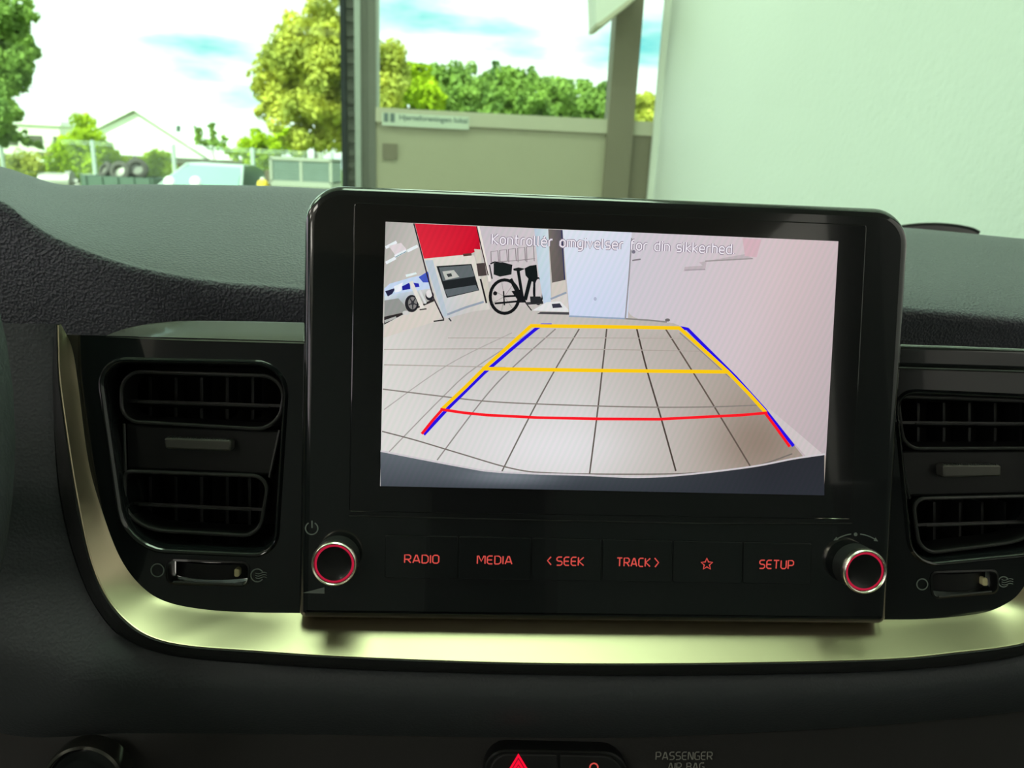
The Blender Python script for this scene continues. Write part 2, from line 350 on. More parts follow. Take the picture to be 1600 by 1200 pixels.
wf = MB().bar((x0, FRONT, FLOOR), (XM, FRONT + .1, FLOOR + .35)); wf.bar((x0, FRONT, CEIL - .3), (x1, FRONT + .1, CEIL)); wf.bar((-4.2, FRONT, FLOOR), (-4.1, FRONT + .1, CEIL))
struct(wf.build('wall_front', 'alu'))
w1 = struct(MB().bar((-4.1, FRONT + .045, FLOOR + .35), (XM, FRONT + .055, CEIL - .3)).build('window_1', 'pane'))
w1['label'] = 'large clear showroom window pane left of the dark door post'
# added lamp panels, out of view, lighting the hall and the silver band
for (lx, ly) in LAMP_XY:
    t = thing('added_lamp', (lx, ly, CEIL - .05), 'flat square light panel added out of view on the showroom ceiling', 'lamp', 'added showroom light panels')
    fr = MB()
    for a, b in ((-.6, 0), (.6, 0)): fr.box((lx + a, ly, CEIL - .025), (.02, .62, .025))
    for a, b in ((0, -.6), (0, .6)): fr.box((lx, ly + b, CEIL - .025), (.58, .02, .025))
    fr.build('frame', 'white_paint', t)
    MB().box((lx, ly, CEIL - .012), (.58, .58, .01)).build('diffuser', 'lamp', t)
    ld = bpy.data.lights.new('lamp_light', 'AREA'); ld.shape = 'SQUARE'; ld.size = 1.1; ld.energy = LAMP_W; ld.color = (1, .96, .84)
    lo = bpy.data.objects.new('lamp_light', ld); COL.objects.link(lo); lo.parent = t; lo.location = (0, 0, .02)

# door post, door leaf with beige lower panel, side light
def xz(px, py): p = YP(px, py, FRONT); return p.x, p.z
def X(px, py=150): return YP(px, py, FRONT).x
def Zf(px, py): return YP(px, py, FRONT).z
dp = thing('door_1', (X(760), FRONT, FLOOR), 'glazed showroom door with a beige lower panel and a sticker', 'door')
dp['kind'] = 'structure'
xa, xb, xc, xd, xe = X(535, 150), X(543, 150), X(556, 150), X(565, 150), X(576, 150)
MB().bar((xa, FRONT - .06, FLOOR), (xb, FRONT + .1, CEIL - .3)).build('post_seal', 'brush', dp, label='black rubber seal edge')
rb = MB(); rb.bar((xb, FRONT - .03, FLOOR), (xc, FRONT + .1, CEIL - .3))
rb.build('post', 'rib', dp)
z = FLOOR + .03
mrib = MB().bar((xb + .004, FRONT - .042, -.5), (xc - .003, FRONT - .03, -.5 + .035)); first = mrib.build('rib', 'rib', dp)
for i in range(34):
    if i == 0: continue
    c = first.copy(); COL.objects.link(c); c.parent = dp; c.location = (0, 0, i * .075)
MB().bar((xc, FRONT - .05, FLOOR), (xd, FRONT + .02, CEIL - .3)).build('post_edge', 'alu_light', dp, label='bright aluminium edge strip')
MB().bar((xd, FRONT - .02, FLOOR), (xe, FRONT + .1, CEIL - .3)).build('post_channel', 'alu', dp)
zt = Zf(770, 178); zr = Zf(770, 200)
xg0, xg1, xs1, xw = X(588, 120), X(951, 150), X(991, 150), WALLX
MB().bar((xe, FRONT - .03, FLOOR), (xg0, FRONT + .08, CEIL - .3)).build('stile', 'alu', dp)
MB().bar((xg0, FRONT - .02, zt), (xg0 + .02, FRONT - .0, CEIL - .3)).build('glazing_bead', 'alu_light', dp)
MB().bar((xg0, FRONT - .045, zr), (xg1, FRONT + .06, zt)).build('rail', 'beige_light', dp)
MB().bar((xg0, FRONT - .02, FLOOR + .02), (xg1, FRONT + .06, zr)).build('panel', 'beige', dp)
MB().bar((xg1, FRONT - .06, FLOOR), (xs1, FRONT + .1, CEIL - .3)).build('jamb', 'brown', dp)
MB().bar((xg0, FRONT + .02, zt), (xg1, FRONT + .03, CEIL - .3)).build('pane', 'pane', dp)
lk = MB().bar((X(599, 237), FRONT - .035, Zf(610, 249)), (X(621, 237), FRONT - .02, Zf(610, 225))).build('lock_plate', 'brown', dp, label='dark square lock plate')
zs0, zs1 = Zf(660, 197), Zf(660, 178)
st = MB().bar((X(598, 190), FRONT - .050, zs0 - .01), (X(733, 190), FRONT - .0455, zs1 - .005)).build('sticker', 'sticker', dp, label='pale sticker with dark lettering')
ink = MB()
for a, b in ((601, 608), (611, 618)): ink.bar((X(a, 185), FRONT - .0512, zs0 + .012), (X(b, 185), FRONT - .0502, zs1 - .008))
tv, tf = text2d('Hjerteforeningen lokal', (X(731, 188) - X(625, 188), .040), .02)
xcn = (X(731, 188) + X(625, 188)) / 2
ink.add([Vector((xcn + a, FRONT - .0512, (zs0 + zs1) / 2 + .002 + b)) for a, b in tv], tf)
ink.build('sticker_print', 'sticker_ink', st)
sl = struct(MB().bar((xs1, FRONT + .02, Zf(1005, 190)), (xw, FRONT + .03, CEIL - .3)).build('window_2', 'pane'))
t1 = MB().bar((xs1, FRONT - .02, Zf(1005, 212)), (xw, FRONT + .08, Zf(1005, 190))); struct(t1.build('trim_1', 'beige_light'))
t2 = MB().bar((xs1, FRONT - .01, FLOOR), (xw, FRONT + .08, Zf(1005, 212))); struct(t2.build('trim_2', 'brown'))
t3 = MB().bar((xw - .035, FRONT - .06, FLOOR), (xw, FRONT - .02, CEIL)); struct(t3.build('trim_3', 'white_paint'))
# white bracket at the head of the door jamb
wbx = MB().prismY([YP(928, -60, FRONT - .35), YP(932, 41, FRONT - .35), YP(940, 38, FRONT - .35), YP(998, -8, FRONT - .35), YP(998, -60, FRONT - .35)], .28)
bk = thing('wall_bracket', YP(950, 0, FRONT - .2), 'white slanted bracket box at the top of the door jamb', 'bracket')
wbx.build('bracket_body', 'white_paint', bk)
MB().prismY([YP(931, 37, FRONT - .352), YP(933, 42, FRONT - .352), YP(942, 39, FRONT - .352), YP(999, -7, FRONT - .352), YP(997, -12, FRONT - .352), YP(939, 33, FRONT - .352)], .285).build('edge_strip', 'beige_light', bk)

# ================================================================== OUTSIDE
GZ = -1.75
struct(MB().bar((-90, FRONT + .3, GZ - .2), (70, 160, GZ)).build('ground_outside', 'grass', label='grass and yard outside the showroom'))
struct(MB().bar((x0 - 30, -60, GZ - .2), (x1 + 60, FRONT + .3, GZ - .02)).build('building_base', 'grout', label='paved ground under the showroom'))

def leafcloud(blobs, n, size):
    sub_ = []
    for (cx, cy, cz, r) in blobs:                # each mass of the crown is broken into uneven clumps
        for _ in range(12):
            d = Vector((random.gauss(0, 1), random.gauss(0, 1), random.gauss(0, 1))).normalized() * r * random.uniform(.25, .9)
            sub_.append((cx + d.x, cy + d.y, cz + d.z, r * random.uniform(.22, .44)))
    blobs = sub_
    mb = MB(); tot = sum(b[3] ** 2 for b in blobs)
    for (cx, cy, cz, r) in blobs:
        for _ in range(max(6, int(n * r * r / tot))):
            d = Vector((random.gauss(0, 1), random.gauss(0, 1), random.gauss(0, 1))).normalized()
            k = r * (.55 + .5 * random.random() ** .6) * (1 + .18 * math.sin(d.x * 7 + cx) * math.sin(d.z * 6 + cy))
            p = Vector((cx, cy, cz)) + d * k; s = size * random.uniform(.6, 1.35)
            nn = (d * .7 + Vector((random.uniform(-1, 1), random.uniform(-1, 1), random.uniform(-.4, 1.2)))).normalized()
            a = nn.orthogonal().normalized(); ang = random.random() * 6.28; b2 = nn.cross(a); a, b2 = a * math.cos(ang) + b2 * math.sin(ang), b2 * math.cos(ang) - a * math.sin(ang)
            mb.add([p - a * s, p + b2 * s * .55 + nn * s * .1, p + a * s, p - b2 * s * .55 + nn * s * .1], [(0, 1, 2, 3)])
    return mb
def tree(name, label, Y, blobs_px, n, size, leaf, trunk_px, trunk_r, group=None, cat='tree', depth=1.0, branches=True):
    s = (Y - CAM.y) / (FPX * .99)
    bl = []
    for (px, py, r) in blobs_px:
        p = YP(px, py, Y); bl.append((p.x, p.y + random.uniform(-.5, .5) * r * s * depth, p.z, r * s))
    base = YP(trunk_px[0], trunk_px[1], Y); base.z = GZ
    t = thing(name, base, label, cat, group)
    leafcloud(bl, n, size).build('foliage', leaf, t, kind='stuff')
    top = YP(trunk_px[2], trunk_px[3], Y); mid = base.lerp(top, .5) + Vector((random.uniform(-.1, .1), 0, 0))
    tb = MB().tube(catmull([base, mid, top], 5), [trunk_r * (1 - .6 * i / 10) for i in range(11)], 8)
    tb.build('trunk', 'bark', t, smooth=True)
    if branches:
        for (cx, cy, cz, r) in sorted(bl, key=lambda b: -b[3])[:6]:
            a = base.lerp(top, random.uniform(.55, .95)); MB().tube(catmull([a, a.lerp(Vector((cx, cy, cz)), .5) + Vector((0, 0, .1)), Vector((cx, cy, cz))], 3), [trunk_r * .4, trunk_r * .35, trunk_r * .3, trunk_r * .25, trunk_r * .2, trunk_r * .15, trunk_r * .1], 6).build('branch', 'bark', t, smooth=True)
    return t
tree('leafy_tree', 'large sunlit birch-like tree left of the dark door post', 30,
     [(480, 70, 62), (520, 50, 55), (445, 120, 48), (500, 130, 60), (560, 100, 60), (430, 165, 30), (470, 180, 42), (520, 190, 45), (570, 170, 50), (600, 90, 40), (612, 140, 32), (455, 60, 35), (405, 140, 13), (412, 172, 12), (500, 30, 28), (545, 225, 22), (440, 140, 40), (475, 150, 45), (540, 150, 45), (515, 215, 30), (425, 120, 25), (590, 160, 40), (560, 60, 40), (585, 195, 30), (465, 215, 26), (625, 115, 20), (440, 90, 26)],
     30000, .12, 'leaf_a', (498, 285, 500, 90), .22)
tree('oak_tree', 'dark oak-like tree with hanging boughs at the left edge', 24,
     [(-30, 40, 60), (15, 30, 34), (30, 70, 22), (-5, 110, 40), (38, 98, 18), (20, 115, 20), (-20, 170, 45), (8, 160, 24), (5, 205, 18), (38, 215, 12), (-40, 230, 40), (52, 85, 9), (48, 20, 11), (58, 228, 6)],
     13000, .10, 'leaf_b', (-50, 290, -40, 120), .25)
tree('garden_shrub', 'rounded bright green shrub beside the white gabled roof', 34,
     [(130, 210, 26), (108, 222, 24), (158, 222, 24), (135, 195, 14), (95, 235, 18), (172, 238, 15), (120, 240, 24), (150, 243, 22)], 6500, .085, 'leaf_c', (130, 262, 130, 220), .06, cat='shrub')
tree('lime_shrub', 'bright lime green shrub to the right of the gabled roof', 33,
     [(385, 232, 22), (410, 225, 22), (440, 225, 24), (455, 210, 18), (365, 240, 12), (425, 245, 22), (395, 250, 18), (400, 262, 18), (465, 235, 14)], 6500, .085, 'leaf_c', (410, 275, 410, 240), .06, cat='shrub')
tree('tall_weed_bush', 'sparse spiky bush standing behind the roof slope', 36,
     [(312, 205, 8), (308, 215, 9), (330, 196, 5), (331, 208, 7), (335, 220, 8), (350, 215, 5), (345, 228, 9), (322, 225, 10)], 700, .09, 'leaf_b', (330, 262, 332, 205), .04, cat='shrub')
for (px, w, lab) in ((30, 40, 'low green hedge clump at the far left behind the mesh fence'), (112, 34, 'low green hedge clump below the rounded shrub'), (184, 30, 'low green hedge clump behind the pile of tyres'), (252, 22, 'low green hedge clump in front of the brown house wall')):
    tree('hedge', lab, 28, [(px + dx, 258 + dy, 19) for dx in range(-w + 12, w - 11, 14) for dy in (-4, 10, 26)], 4200, .075, 'leaf_a' if px in (190, 30) else 'leaf_c', (px, 290, px, 262), .05, cat='hedge', branches=False)
# row of trees seen through the door glass
row = [(650, 130, 34, 'leaf_c', 'bright yellow-green tree just right of the door post'), (700, 140, 36, 'leaf_b', 'rounded mid green tree above the door sticker'),
       (745, 140, 34, 'leaf_b', 'mid green tree with a notched top in the door glass'), (810, 138, 40, 'leaf_b', 'widest mid green tree in the middle of the door glass'),
       (870, 150, 34, 'leaf_b', 'mid green tree right of the widest one in the door glass'), (925, 158, 32, 'leaf_b', 'green tree beside the right door jamb'), (1010, 172, 26, 'leaf_a', 'green tree seen through the narrow side light')]
for i, (px, py, r, lf, lab) in enumerate(row):
    b = [(px, py, r), (px - r * .6, py + r * .5, r * .75), (px + r * .6, py + r * .5, r * .75), (px, py + r * .9, r * .9), (px - r * .35, py - r * .45, r * .5), (px + r * .4, py - r * .4, r * .5), (px + r * .9, py + r, r * .6), (px - r * .9, py + r, r * .6)]
    tree('woodland_tree', lab, 48 + 3 * (i % 3), b, 9000, .16, lf, (px, 300, px, py), .25, 'trees beyond the door glass', depth=.6)
tree('conifer', 'thin pointed conifer top above the tree row', 60, [(774, 100, 4), (774, 110, 6), (774, 122, 9), (774, 136, 12)], 900, .2, 'leaf_d', (774, 300, 774, 96), .15, branches=False)

# gabled house
HY = 42
hs = thing('house', (YP(220, 250, HY).x, HY, GZ), 'low brown house under a bright white gabled roof', 'house')
ap, le, re = YP(208, 169, HY), YP(60, 240, HY), YP(346, 246, HY)
re.z = le.z = (re.z + le.z) / 2
MB().prismY([Vector((le.x + .8, HY + .3, GZ)), Vector((le.x + .8, HY + .3, le.z)), Vector((re.x + 1.6, HY + .3, re.z)), Vector((re.x + 1.6, HY + .3, GZ))], 9).build('wall', 'brick', hs)
rf = MB().prismY([le, ap, re, re + Vector((-.5, 0, -.05)), ap + Vector((0, 0, -.09)), le + Vector((.5, 0, -.05))], 11); rf.build('roof', 'roof_white', hs)
MB().prismY([le + Vector((.5, .25, 0)), ap + Vector((0, .25, -.2)), re + Vector((-.5, .25, 0))], .15).build('gable', 'roof_white', hs)
MB().bar((le.x, HY - .05, le.z - .28), (re.x + 1.8, HY + .2, re.z - .02)).build('eave_board', 'eave', hs)
for a, b in ((285, 298), (325, 340), (362, 376)):
    wn_ = MB().bar((YP(a, 252, HY).x, HY + .22, le.z - 1.5), (YP(b, 252, HY).x, HY + .3, le.z - .5)).build('window', 'white_paint', hs)
    MB().bar((YP(a, 252, HY).x + .08, HY + .2, le.z - 1.42), (YP(b, 252, HY).x - .08, HY + .25, le.z - .58)).build('pane', 'eave', wn_)
MB().prismY([YP(275, 196, HY), YP(279, 196, HY), YP(279, 206, HY), YP(275, 206, HY)], .3).build('roof_vent', 'bin', hs)
# pale long building far left
pb = thing('pale_building', (YP(20, 230, 55).x, 55, GZ), 'pale flat building far behind the oak boughs', 'building')
a, b = YP(-60, 200, 55), YP(92, 196, 55)
MB().bar((a.x, 55, GZ), (b.x, 62, b.z)).build('wall', 'pale_wall', pb)
MB().bar((a.x - .2, 54.8, b.z - .02), (b.x + .2, 62.2, b.z + .25)).build('roof_edge', 'roof_white', pb)
for k in range(4): MB().bar((a.x + 1 + k * 1.6, 54.95, b.z - 1.4), (a.x + 1.9 + k * 1.6, 55.02, b.z - .7)).build('window', 'eave', pb)

# mesh fence
FY = 25.0
fe = thing('mesh_fence', (YP(200, 240, FY).x, FY, GZ), 'galvanised chain-link fence with round posts across the yard', 'fence')
ztop = YP(200, 228, FY).z
pxs = [-135, 4, 147, 272, 395, 518]
for p in pxs:
    x = YP(p, 250, FY).x; MB().tube([(x, FY, GZ), (x, FY, ztop + .12)], .065, 8).build('post', 'galv', fe, smooth=True)
xl, xr = YP(-135, 250, FY).x, YP(640, 250, FY).x
wm = MB(); hgt = ztop - GZ; sp = .11; th = .0035
k = int((xr - xl + hgt) / sp)
for i in range(k):
    for sgn in (1, -1):
        xb_ = xl - (hgt if sgn > 0 else 0) + i * sp; xt = xb_ + sgn * hgt
        a, b = Vector((xb_, FY, GZ)), Vector((xt, FY, ztop))
        for (lo, hi) in ((xl, xr),):
            def clip(p, q):
                if p.x < lo: 
                    if q.x <= lo: return None
                    p = p.lerp(q, (lo - p.x) / (q.x - p.x))
                if p.x > hi:
                    if q.x >= hi: return None
                    p = p.lerp(q, (hi - p.x) / (q.x - p.x))
                return p
            a2 = clip(a, b); b2 = clip(b, a)
            if a2 is None or b2 is None: continue
            d = Vector((th, 0, 0)); e = Vector((0, th, 0))
            wm.add([a2 - d, a2 + d, b2 + d, b2 - d], [(0, 1, 2, 3)])
wm.build('chain_link', 'wire', fe, kind='stuff')
for zz in (ztop, ztop + .07, ztop - .9): MB().tube([(xl, FY, zz), (xr, FY, zz)], .008, 5).build('tension_wire', 'wire', fe)

# bin of old tyres
TY = 22.5
def tyre(px, py, rpx, lab, yaw, tilt, dy=0):
    c = YP(px, py, TY + dy); s = rpx * (TY - CAM.y) / FPX
    t = thing('old_tyre', c, lab, 'tyre', 'discarded tyres')
    ax = Vector((math.sin(yaw), -math.cos(yaw), tilt)).normalized()
    h = s * .3
    MB().lathe(c, ax, [(s * .55, -h), (s * .8, -h * 1.05), (s * .97, -h * .7), (s, 0), (s * .97, h * .7), (s * .8, h * 1.05), (s * .55, h), (s * .52, 0), (s * .55, -h)], 20, False).build('tread', 'tyre', t, smooth=True)
    MB().lathe(c, ax, [(s * .56, -h * .6), (s * .54, h * .2), (s * .42, h * .3), (s * .38, -h * .1), (s * .12, -h * .05), (.001, 0)], 18, False).build('wheel', 'rim', t, smooth=True)
tyre(214, 264, 16, 'topmost old tyre standing on the right of the tyre heap', .35, .25, .22)
tyre(188, 268, 15, 'old tyre leaning in the middle of the tyre heap', -.1, .3, -.3)
tyre(165, 266, 13, 'old tyre half sunk at the left of the tyre heap', -.7, .5, .3)
tb = thing('tyre_bin', (YP(195, 290, TY).x, TY, GZ), 'dark steel bin filled with old tyres', 'bin')
p0, p1 = YP(142, 272, TY), YP(252, 277, TY)
def sub(lo, hi): return MB().bar(lo, hi)
zt_ = p0.z - .02
sub((p0.x, TY - .62, GZ + .1), (p1.x, TY - .55, zt_)).build('front_side', 'bin', tb); sub((p0.x, TY + .55, GZ + .1), (p1.x, TY + .62, zt_)).build('back_side', 'bin', tb)
sub((p0.x, TY - .55, GZ + .1), (p0.x + .06, TY + .55, zt_)).build('end_side', 'bin', tb); sub((p1.x - .06, TY - .55, GZ + .1), (p1.x, TY + .55, zt_)).build('end_side', 'bin', tb)
sub((p0.x, TY - .55, GZ), (p1.x, TY + .55, GZ + .1)).build('base', 'bin', tb)
for k in range(5): sub((p0.x + .1 + k * .42, TY - .66, GZ + .1), (p0.x + .16 + k * .42, TY - .62, zt_)).build('rib', 'bin', tb)
# scrap heap left of the bin
sh = thing('scrap_engine', (YP(108, 290, TY).x, TY, GZ), 'rusty brown scrap machine part left of the tyre bin', 'scrap')
q = YP(100, 275, TY)
MB().lathe((q.x, TY - .3, q.z - .15), Vector((1, .1, 0)), [(.05, -.5), (.2, -.48), (.24, -.3), (.24, .2), (.3, .22), (.3, .35), (.12, .36), (.1, .5)], 18).build('drum', 'rim', sh, smooth=True)
MB().bar((q.x - .55, TY - .5, GZ), (q.x + .6, TY + .3, q.z - .3)).build('block', 'tyre', sh)
for k in range(3): MB().tube([(q.x - .4 + k * .4, TY - .55, q.z - .7), (q.x - .42 + k * .4, TY - .55, q.z - .3), (q.x - .2 + k * .4, TY - .4, q.z - .2)], .05, 6).build('pipe', 'rim', sh, smooth=True)
# parked car: windscreen and roof
CY = 19.0
pc = thing('parked_car', (YP(310, 290, CY).x, CY, GZ), 'pale green-grey car with a wide windscreen facing the showroom', 'car')
A = [YP(x, y, CY) for x, y in ((252, 291), (372, 295), (364, 262), (275, 257))]
tl, tr, bl_, br_ = A[3], A[2], A[0], A[1]
bk_ = Vector((0, .8, 0))
rows = []
for i in range(7):
    f = i / 6; l = bl_.lerp(tl + bk_, f); r = br_.lerp(tr + bk_, f); l.z += .05 * math.sin(f * math.pi); r.z += .05 * math.sin(f * math.pi)
    rows.append([l.lerp(r, j / 10) + Vector((0, -.12 * math.sin(math.pi * j / 10), 0)) for j in range(11)])
MB().grid(rows).build('windscreen', 'carglass', pc, smooth=True)
rows2 = [rows[-1], [p + Vector((0, .1, .05)) for p in rows[-1]], [p + Vector((0, 1.0, .06)) for p in rows[-1]], [p + Vector((0, 1.9, -.05)) for p in rows[-1]], [p + Vector((0, 2.5, -.6)) for p in rows[-1]]]
MB().grid(rows2).build('roof', 'carpaint', pc, smooth=True)
cx = (bl_.x + br_.x) / 2; hw = (br_.x - bl_.x) / 2 + .06; zb = bl_.z
prof = [(-1.25, GZ + .35), (-1.28, GZ + .6), (-1.1, zb - .12), (-.2, zb), (.8, zb + .02), (2.9, zb + .02), (3.2, zb - .2), (3.2, GZ + .35)]
MB().grid([[Vector((cx - hw, CY + y, z)) for y, z in prof], [Vector((cx - hw - .05, CY + y, z)) for y, z in prof], [Vector((cx, CY + y - .1, z + .03)) for y, z in prof], [Vector((cx + hw + .05, CY + y, z)) for y, z in prof], [Vector((cx + hw, CY + y, z)) for y, z in prof]]).build('body', 'carpaint', pc, smooth=True)
for sx in (-1, 1):
    for yy in (-.45, 2.35): MB().lathe((cx + sx * (hw - .1), CY + yy, GZ + .31), Vector((sx, 0, 0)), [(.2, -.1), (.31, -.1), (.32, .05), (.3, .1), (.2, .11), (.18, .08), (.02, .09)], 20).build('wheel', 'tyre', pc, smooth=True)
    MB().tube(catmull([(cx + sx * (hw), CY, zb), rows[6][0 if sx < 0 else 10] + Vector((0, 0, .02))], 6), .04, 6).build('pillar', 'carpaint', pc, smooth=True)
for px_ in (264, 305):
    c = YP(px_, 284, CY - .22); MB().lathe(c, Vector((0, -1, .2)), [(.11, -.02), (.13, .0), (.10, .05), (.03, .07)], 18).build('painted_glint', 'white_paint', pc, smooth=True)  # white discs painted in for two bright reflections on the windscreen
# grey ribbed trailer box
BY = 18.0
gb = thing('trailer_box', (YP(472, 290, BY).x, BY, GZ), 'grey ribbed trailer box with a pale frame right of the fence post', 'trailer')
c0, c1, c2, c3 = YP(424, 288, BY), YP(518, 290, BY), YP(517, 250, BY), YP(429, 249, BY)
zt2 = (c2.z + c3.z) / 2; zb2 = (c0.z + c1.z) / 2 + .05
MB().bar((c0.x, BY, zb2), (c1.x, BY + 1.4, zt2)).build('body', 'tarp', gb)
nb = 9
for k in range(nb):
    zz = zb2 + (zt2 - zb2) * (k + .5) / nb
    MB().bar((c0.x + .03, BY - .02, zz - .02), (c1.x - .03, BY, zz + .012)).build('rib', 'tarp', gb)
for lo, hi in (((c0.x, BY - .04, zt2 - .03), (c1.x, BY + 1.44, zt2 + .05)), ((c0.x, BY - .04, zb2 - .1), (c1.x, BY + 1.44, zb2 + .03)), ((c0.x - .02, BY - .04, zb2), (c0.x + .04, BY, zt2)), ((c1.x - .04, BY - .04, zb2), (c1.x + .02, BY, zt2)), (((c0.x + c1.x) / 2 - .03, BY - .03, zb2), ((c0.x + c1.x) / 2 + .03, BY, zt2))):
    MB().bar(lo, hi).build('frame_bar', 'tarp_edge', gb)
MB().bar((c0.x + .1, BY, GZ + .25), (c1.x - .1, BY + 1.3, zb2 - .1)).build('chassis', 'eave', gb)
for sx in (c0.x + .12, c1.x - .12): MB().lathe((sx, BY + .7, GZ + .29), Vector((1, 0, 0)), [(.15, -.08), (.28, -.08), (.29, .08), (.15, .09), (.02, .07)], 18).build('wheel', 'tyre', gb, smooth=True)
MB().bar((YP(497, 238, BY).x - .02, BY + .05, zt2), (YP(497, 238, BY).x + .09, BY + .15, zt2 + .16)).build('hinge_block', 'tarp_edge', gb)
c = YP(411, 291, 18.2)
yc = thing('yellow_canister', (c.x, 18.2, GZ), 'yellow round canister between the fence post and trailer box', 'canister')
MB().lathe((c.x, 18.2, GZ), Vector((0, 0, 1)), [(.12, 0), (.14, .02), (.14, c.z - GZ), (.12, c.z - GZ + .1), (.06, c.z - GZ + .14), (.05, c.z - GZ + .15)], 20).build('body', 'yellow', yc, smooth=True)
MB().lathe((c.x, 18.2, c.z + .15), Vector((0, 0, 1)), [(.05, 0), (.05, .04), (.04, .05)], 14).build('cap', 'white_paint', yc, smooth=True)

# ================================================================== CAR SHELL
cb = thing('car_body', (0, 1.2, FLOOR), 'green-tinted windscreen and surrounding body shell of the car', 'car')
rows = []; rows_b = []
for i in range(13):
    f = i / 12; y = .95 - 1.02 * f; zc = -.06 + .70 * f - .05 * f * f; hwid = .86 - .16 * f
    r = [Vector((-hwid + 2 * hwid * j / 20, y - .10 * (abs(j - 10) / 10) ** 2.2, zc)) for j in range(21)]
    rows.append(r); rows_b.append([p + Vector((0, .0035, .0045)) for p in r])
ring = rows + rows_b[::-1] + [rows[0]]
mw = MB().grid(ring); mw.build('windscreen', 'ws', cb, smooth=True, label='green tinted curved windscreen glass')
top = rows[-1]
MB().grid([[p + Vector((0, .03, .012)) for p in top], [p + Vector((0, -.12, .03)) for p in top], [p + Vector((0, -.6, .06)) for p in top], [p + Vector((0, -1.4, .05)) for p in top], [p + Vector((0, -2.0, -.05)) for p in top]]).build('roof', 'bonnet', cb, smooth=True)
MB().grid([[p + Vector((0, 0.0, -.004)) for p in top], [p + Vector((0, -.12, .01)) for p in top], [p + Vector((0, -.6, .035)) for p in top], [p + Vector((0, -1.4, .025)) for p in top], [p + Vector((0, -2.0, -.07)) for p in top]]).build('headliner', 'headliner', cb, smooth=True)
for sx in (0, 20):
    MB().tube([r[sx] for r in rows], .035, 8).build('pillar', 'car_black', cb, smooth=True)
    s = -1 if sx == 0 else 1
    MB().bar((min(s * .80, s * .88), -2.1, FLOOR + .18), (max(s * .80, s * .88), .85, .0)).build('door', 'car_black', cb)
MB().bar((-.8, -2.1, FLOOR + .18), (.8, .9, FLOOR + .24)).build('cabin_floor', 'car_black', cb)
MB().bar((-.84, -2.16, FLOOR + .18), (.84, -2.08, .18)).build('rear_panel', 'car_black', cb)
for s in (-1, 1):
    MB().bar((min(s * .72, s * .80), -1.25, .0), (max(s * .72, s * .80), -1.05, .60)).build('pillar', 'car_black', cb)
    pr = [(-.62, -.62), (-.60, -.50), (-.95, -.46), (-1.08, .05), (-1.10, .30), (-1.18, .42), (-1.28, .30), (-1.26, 0), (-1.16, -.60)]
    rws = [[Vector((s * .36 + dx, y * k + (1 - k) * -1.0, z * k + (1 - k) * -.2)) for y, z in pr] for dx, k in ((-.25, .86), (-.235, .97), (-.18, 1), (.18, 1), (.235, .97), (.25, .86))]
    mm = MB().grid(rws, True); n_ = len(pr); mm.f.append(tuple(range(n_))); mm.f.append(tuple(range(5 * n_, 6 * n_))); mm.build('seat', 'car_black', cb, smooth=True)
bn = []
for i in range(9):
    f = i / 8; bn.append([Vector((-.78 + 1.56 * j / 12, .93 + 1.0 * f - .08 * (abs(j - 6) / 6) ** 2, -.09 - .10 * f - .16 * f ** 4 - .05 * (abs(j - 6) / 6) ** 3)) for j in range(13)])
MB().grid(bn).build('bonnet', 'bonnet', cb, smooth=True)

# ================================================================== DASHBOARD
db = thing('dashboard', W(800, 1190, -.05), 'black grained car dashboard with a silver trim band', 'dashboard')
cols = [(-420, 250, 300), (-250, 240, 290), (-100, 245, 292), (0, 261, 315), (45, 275, 345), (100, 290, 374), (200, 290, 408), (320, 291, 430), (420, 293, 439), (500, 297, 444), (700, 308, 452), (950, 326, 460), (1200, 343, 466), (1420, 358, 472), (1600, 375, 488), (1800, 392, 505), (2050, 405, 520)]
prow = []
for (x, c, e) in cols:
    d = e - c
    prow.append([YP(x, c + 55, .56), YP(x, c + 20, .40), YP(x, c + 3, .28), YP(x, c, .22), YP(x, c + d * .30, .155), YP(x, c + d * .62, .108), YP(x, c + d * .84, .084), YP(x, e + 2, .070), YP(x, e + 18, .065), YP(x, max(e + 50, 530), .068), YP(x, max(e + 110, 600), .070)])
for dx_ in (.25, .42):                          # carry the pad on to the doors
    prow.insert(0, [p + Vector((-dx_ if dx_ < .3 else -.17, 0, 0)) for p in prow[0]])
sm = [catmull(r, 4) for r in prow]
sm2 = [catmull([sm[i][j] for i in range(len(sm))], 5) for j in range(len(sm[0]))]
MB().grid(sm2).build('top_pad', 'pad', db, smooth=True, sharp=70)

WF = -.008                                    # fascia plane
# --- the silver U band: (inner px, ridge px, lip px)
ST = [((95, 506), (91, 508), (86, 506)), ((112, 542), (92, 545), (82, 545)), ((122, 600), (95, 600), (79, 610)), ((138, 720), (112, 720), (84, 735)), ((160, 800), (126, 800), (96, 815)),
      ((188, 872), (142, 872), (114, 880)), ((222, 917), (164, 926), (140, 942)), ((262, 941), (196, 967), (178, 992)), ((325, 953), (236, 994), (228, 1018)), ((400, 957), (295, 1008), (292, 1032)),
      ((480, 958), (400, 1016), (398, 1041)), ((600, 959), (540, 1025), (540, 1050)), ((800, 961), (780, 1034), (780, 1057)), ((1000, 963), (1000, 1036), (1000, 1060)), ((1250, 966), (1250, 1033), (1250, 1057)),
      ((1400, 968), (1400, 1028), (1400, 1052)), ((1467, 966), (1490, 1019), (1492, 1045)), ((1533, 958), (1567, 1010), (1570, 1034)), ((1567, 946), (1610, 999), (1616, 1022)), ((1594, 925), (1655, 970), (1668, 992)),
      ((1618, 880), (1690, 915), (1708, 930)), ((1640, 800), (1715, 820), (1738, 830)), ((1660, 690), (1735, 700), (1760, 705)), ((1675, 560), (1748, 560), (1775, 560))]
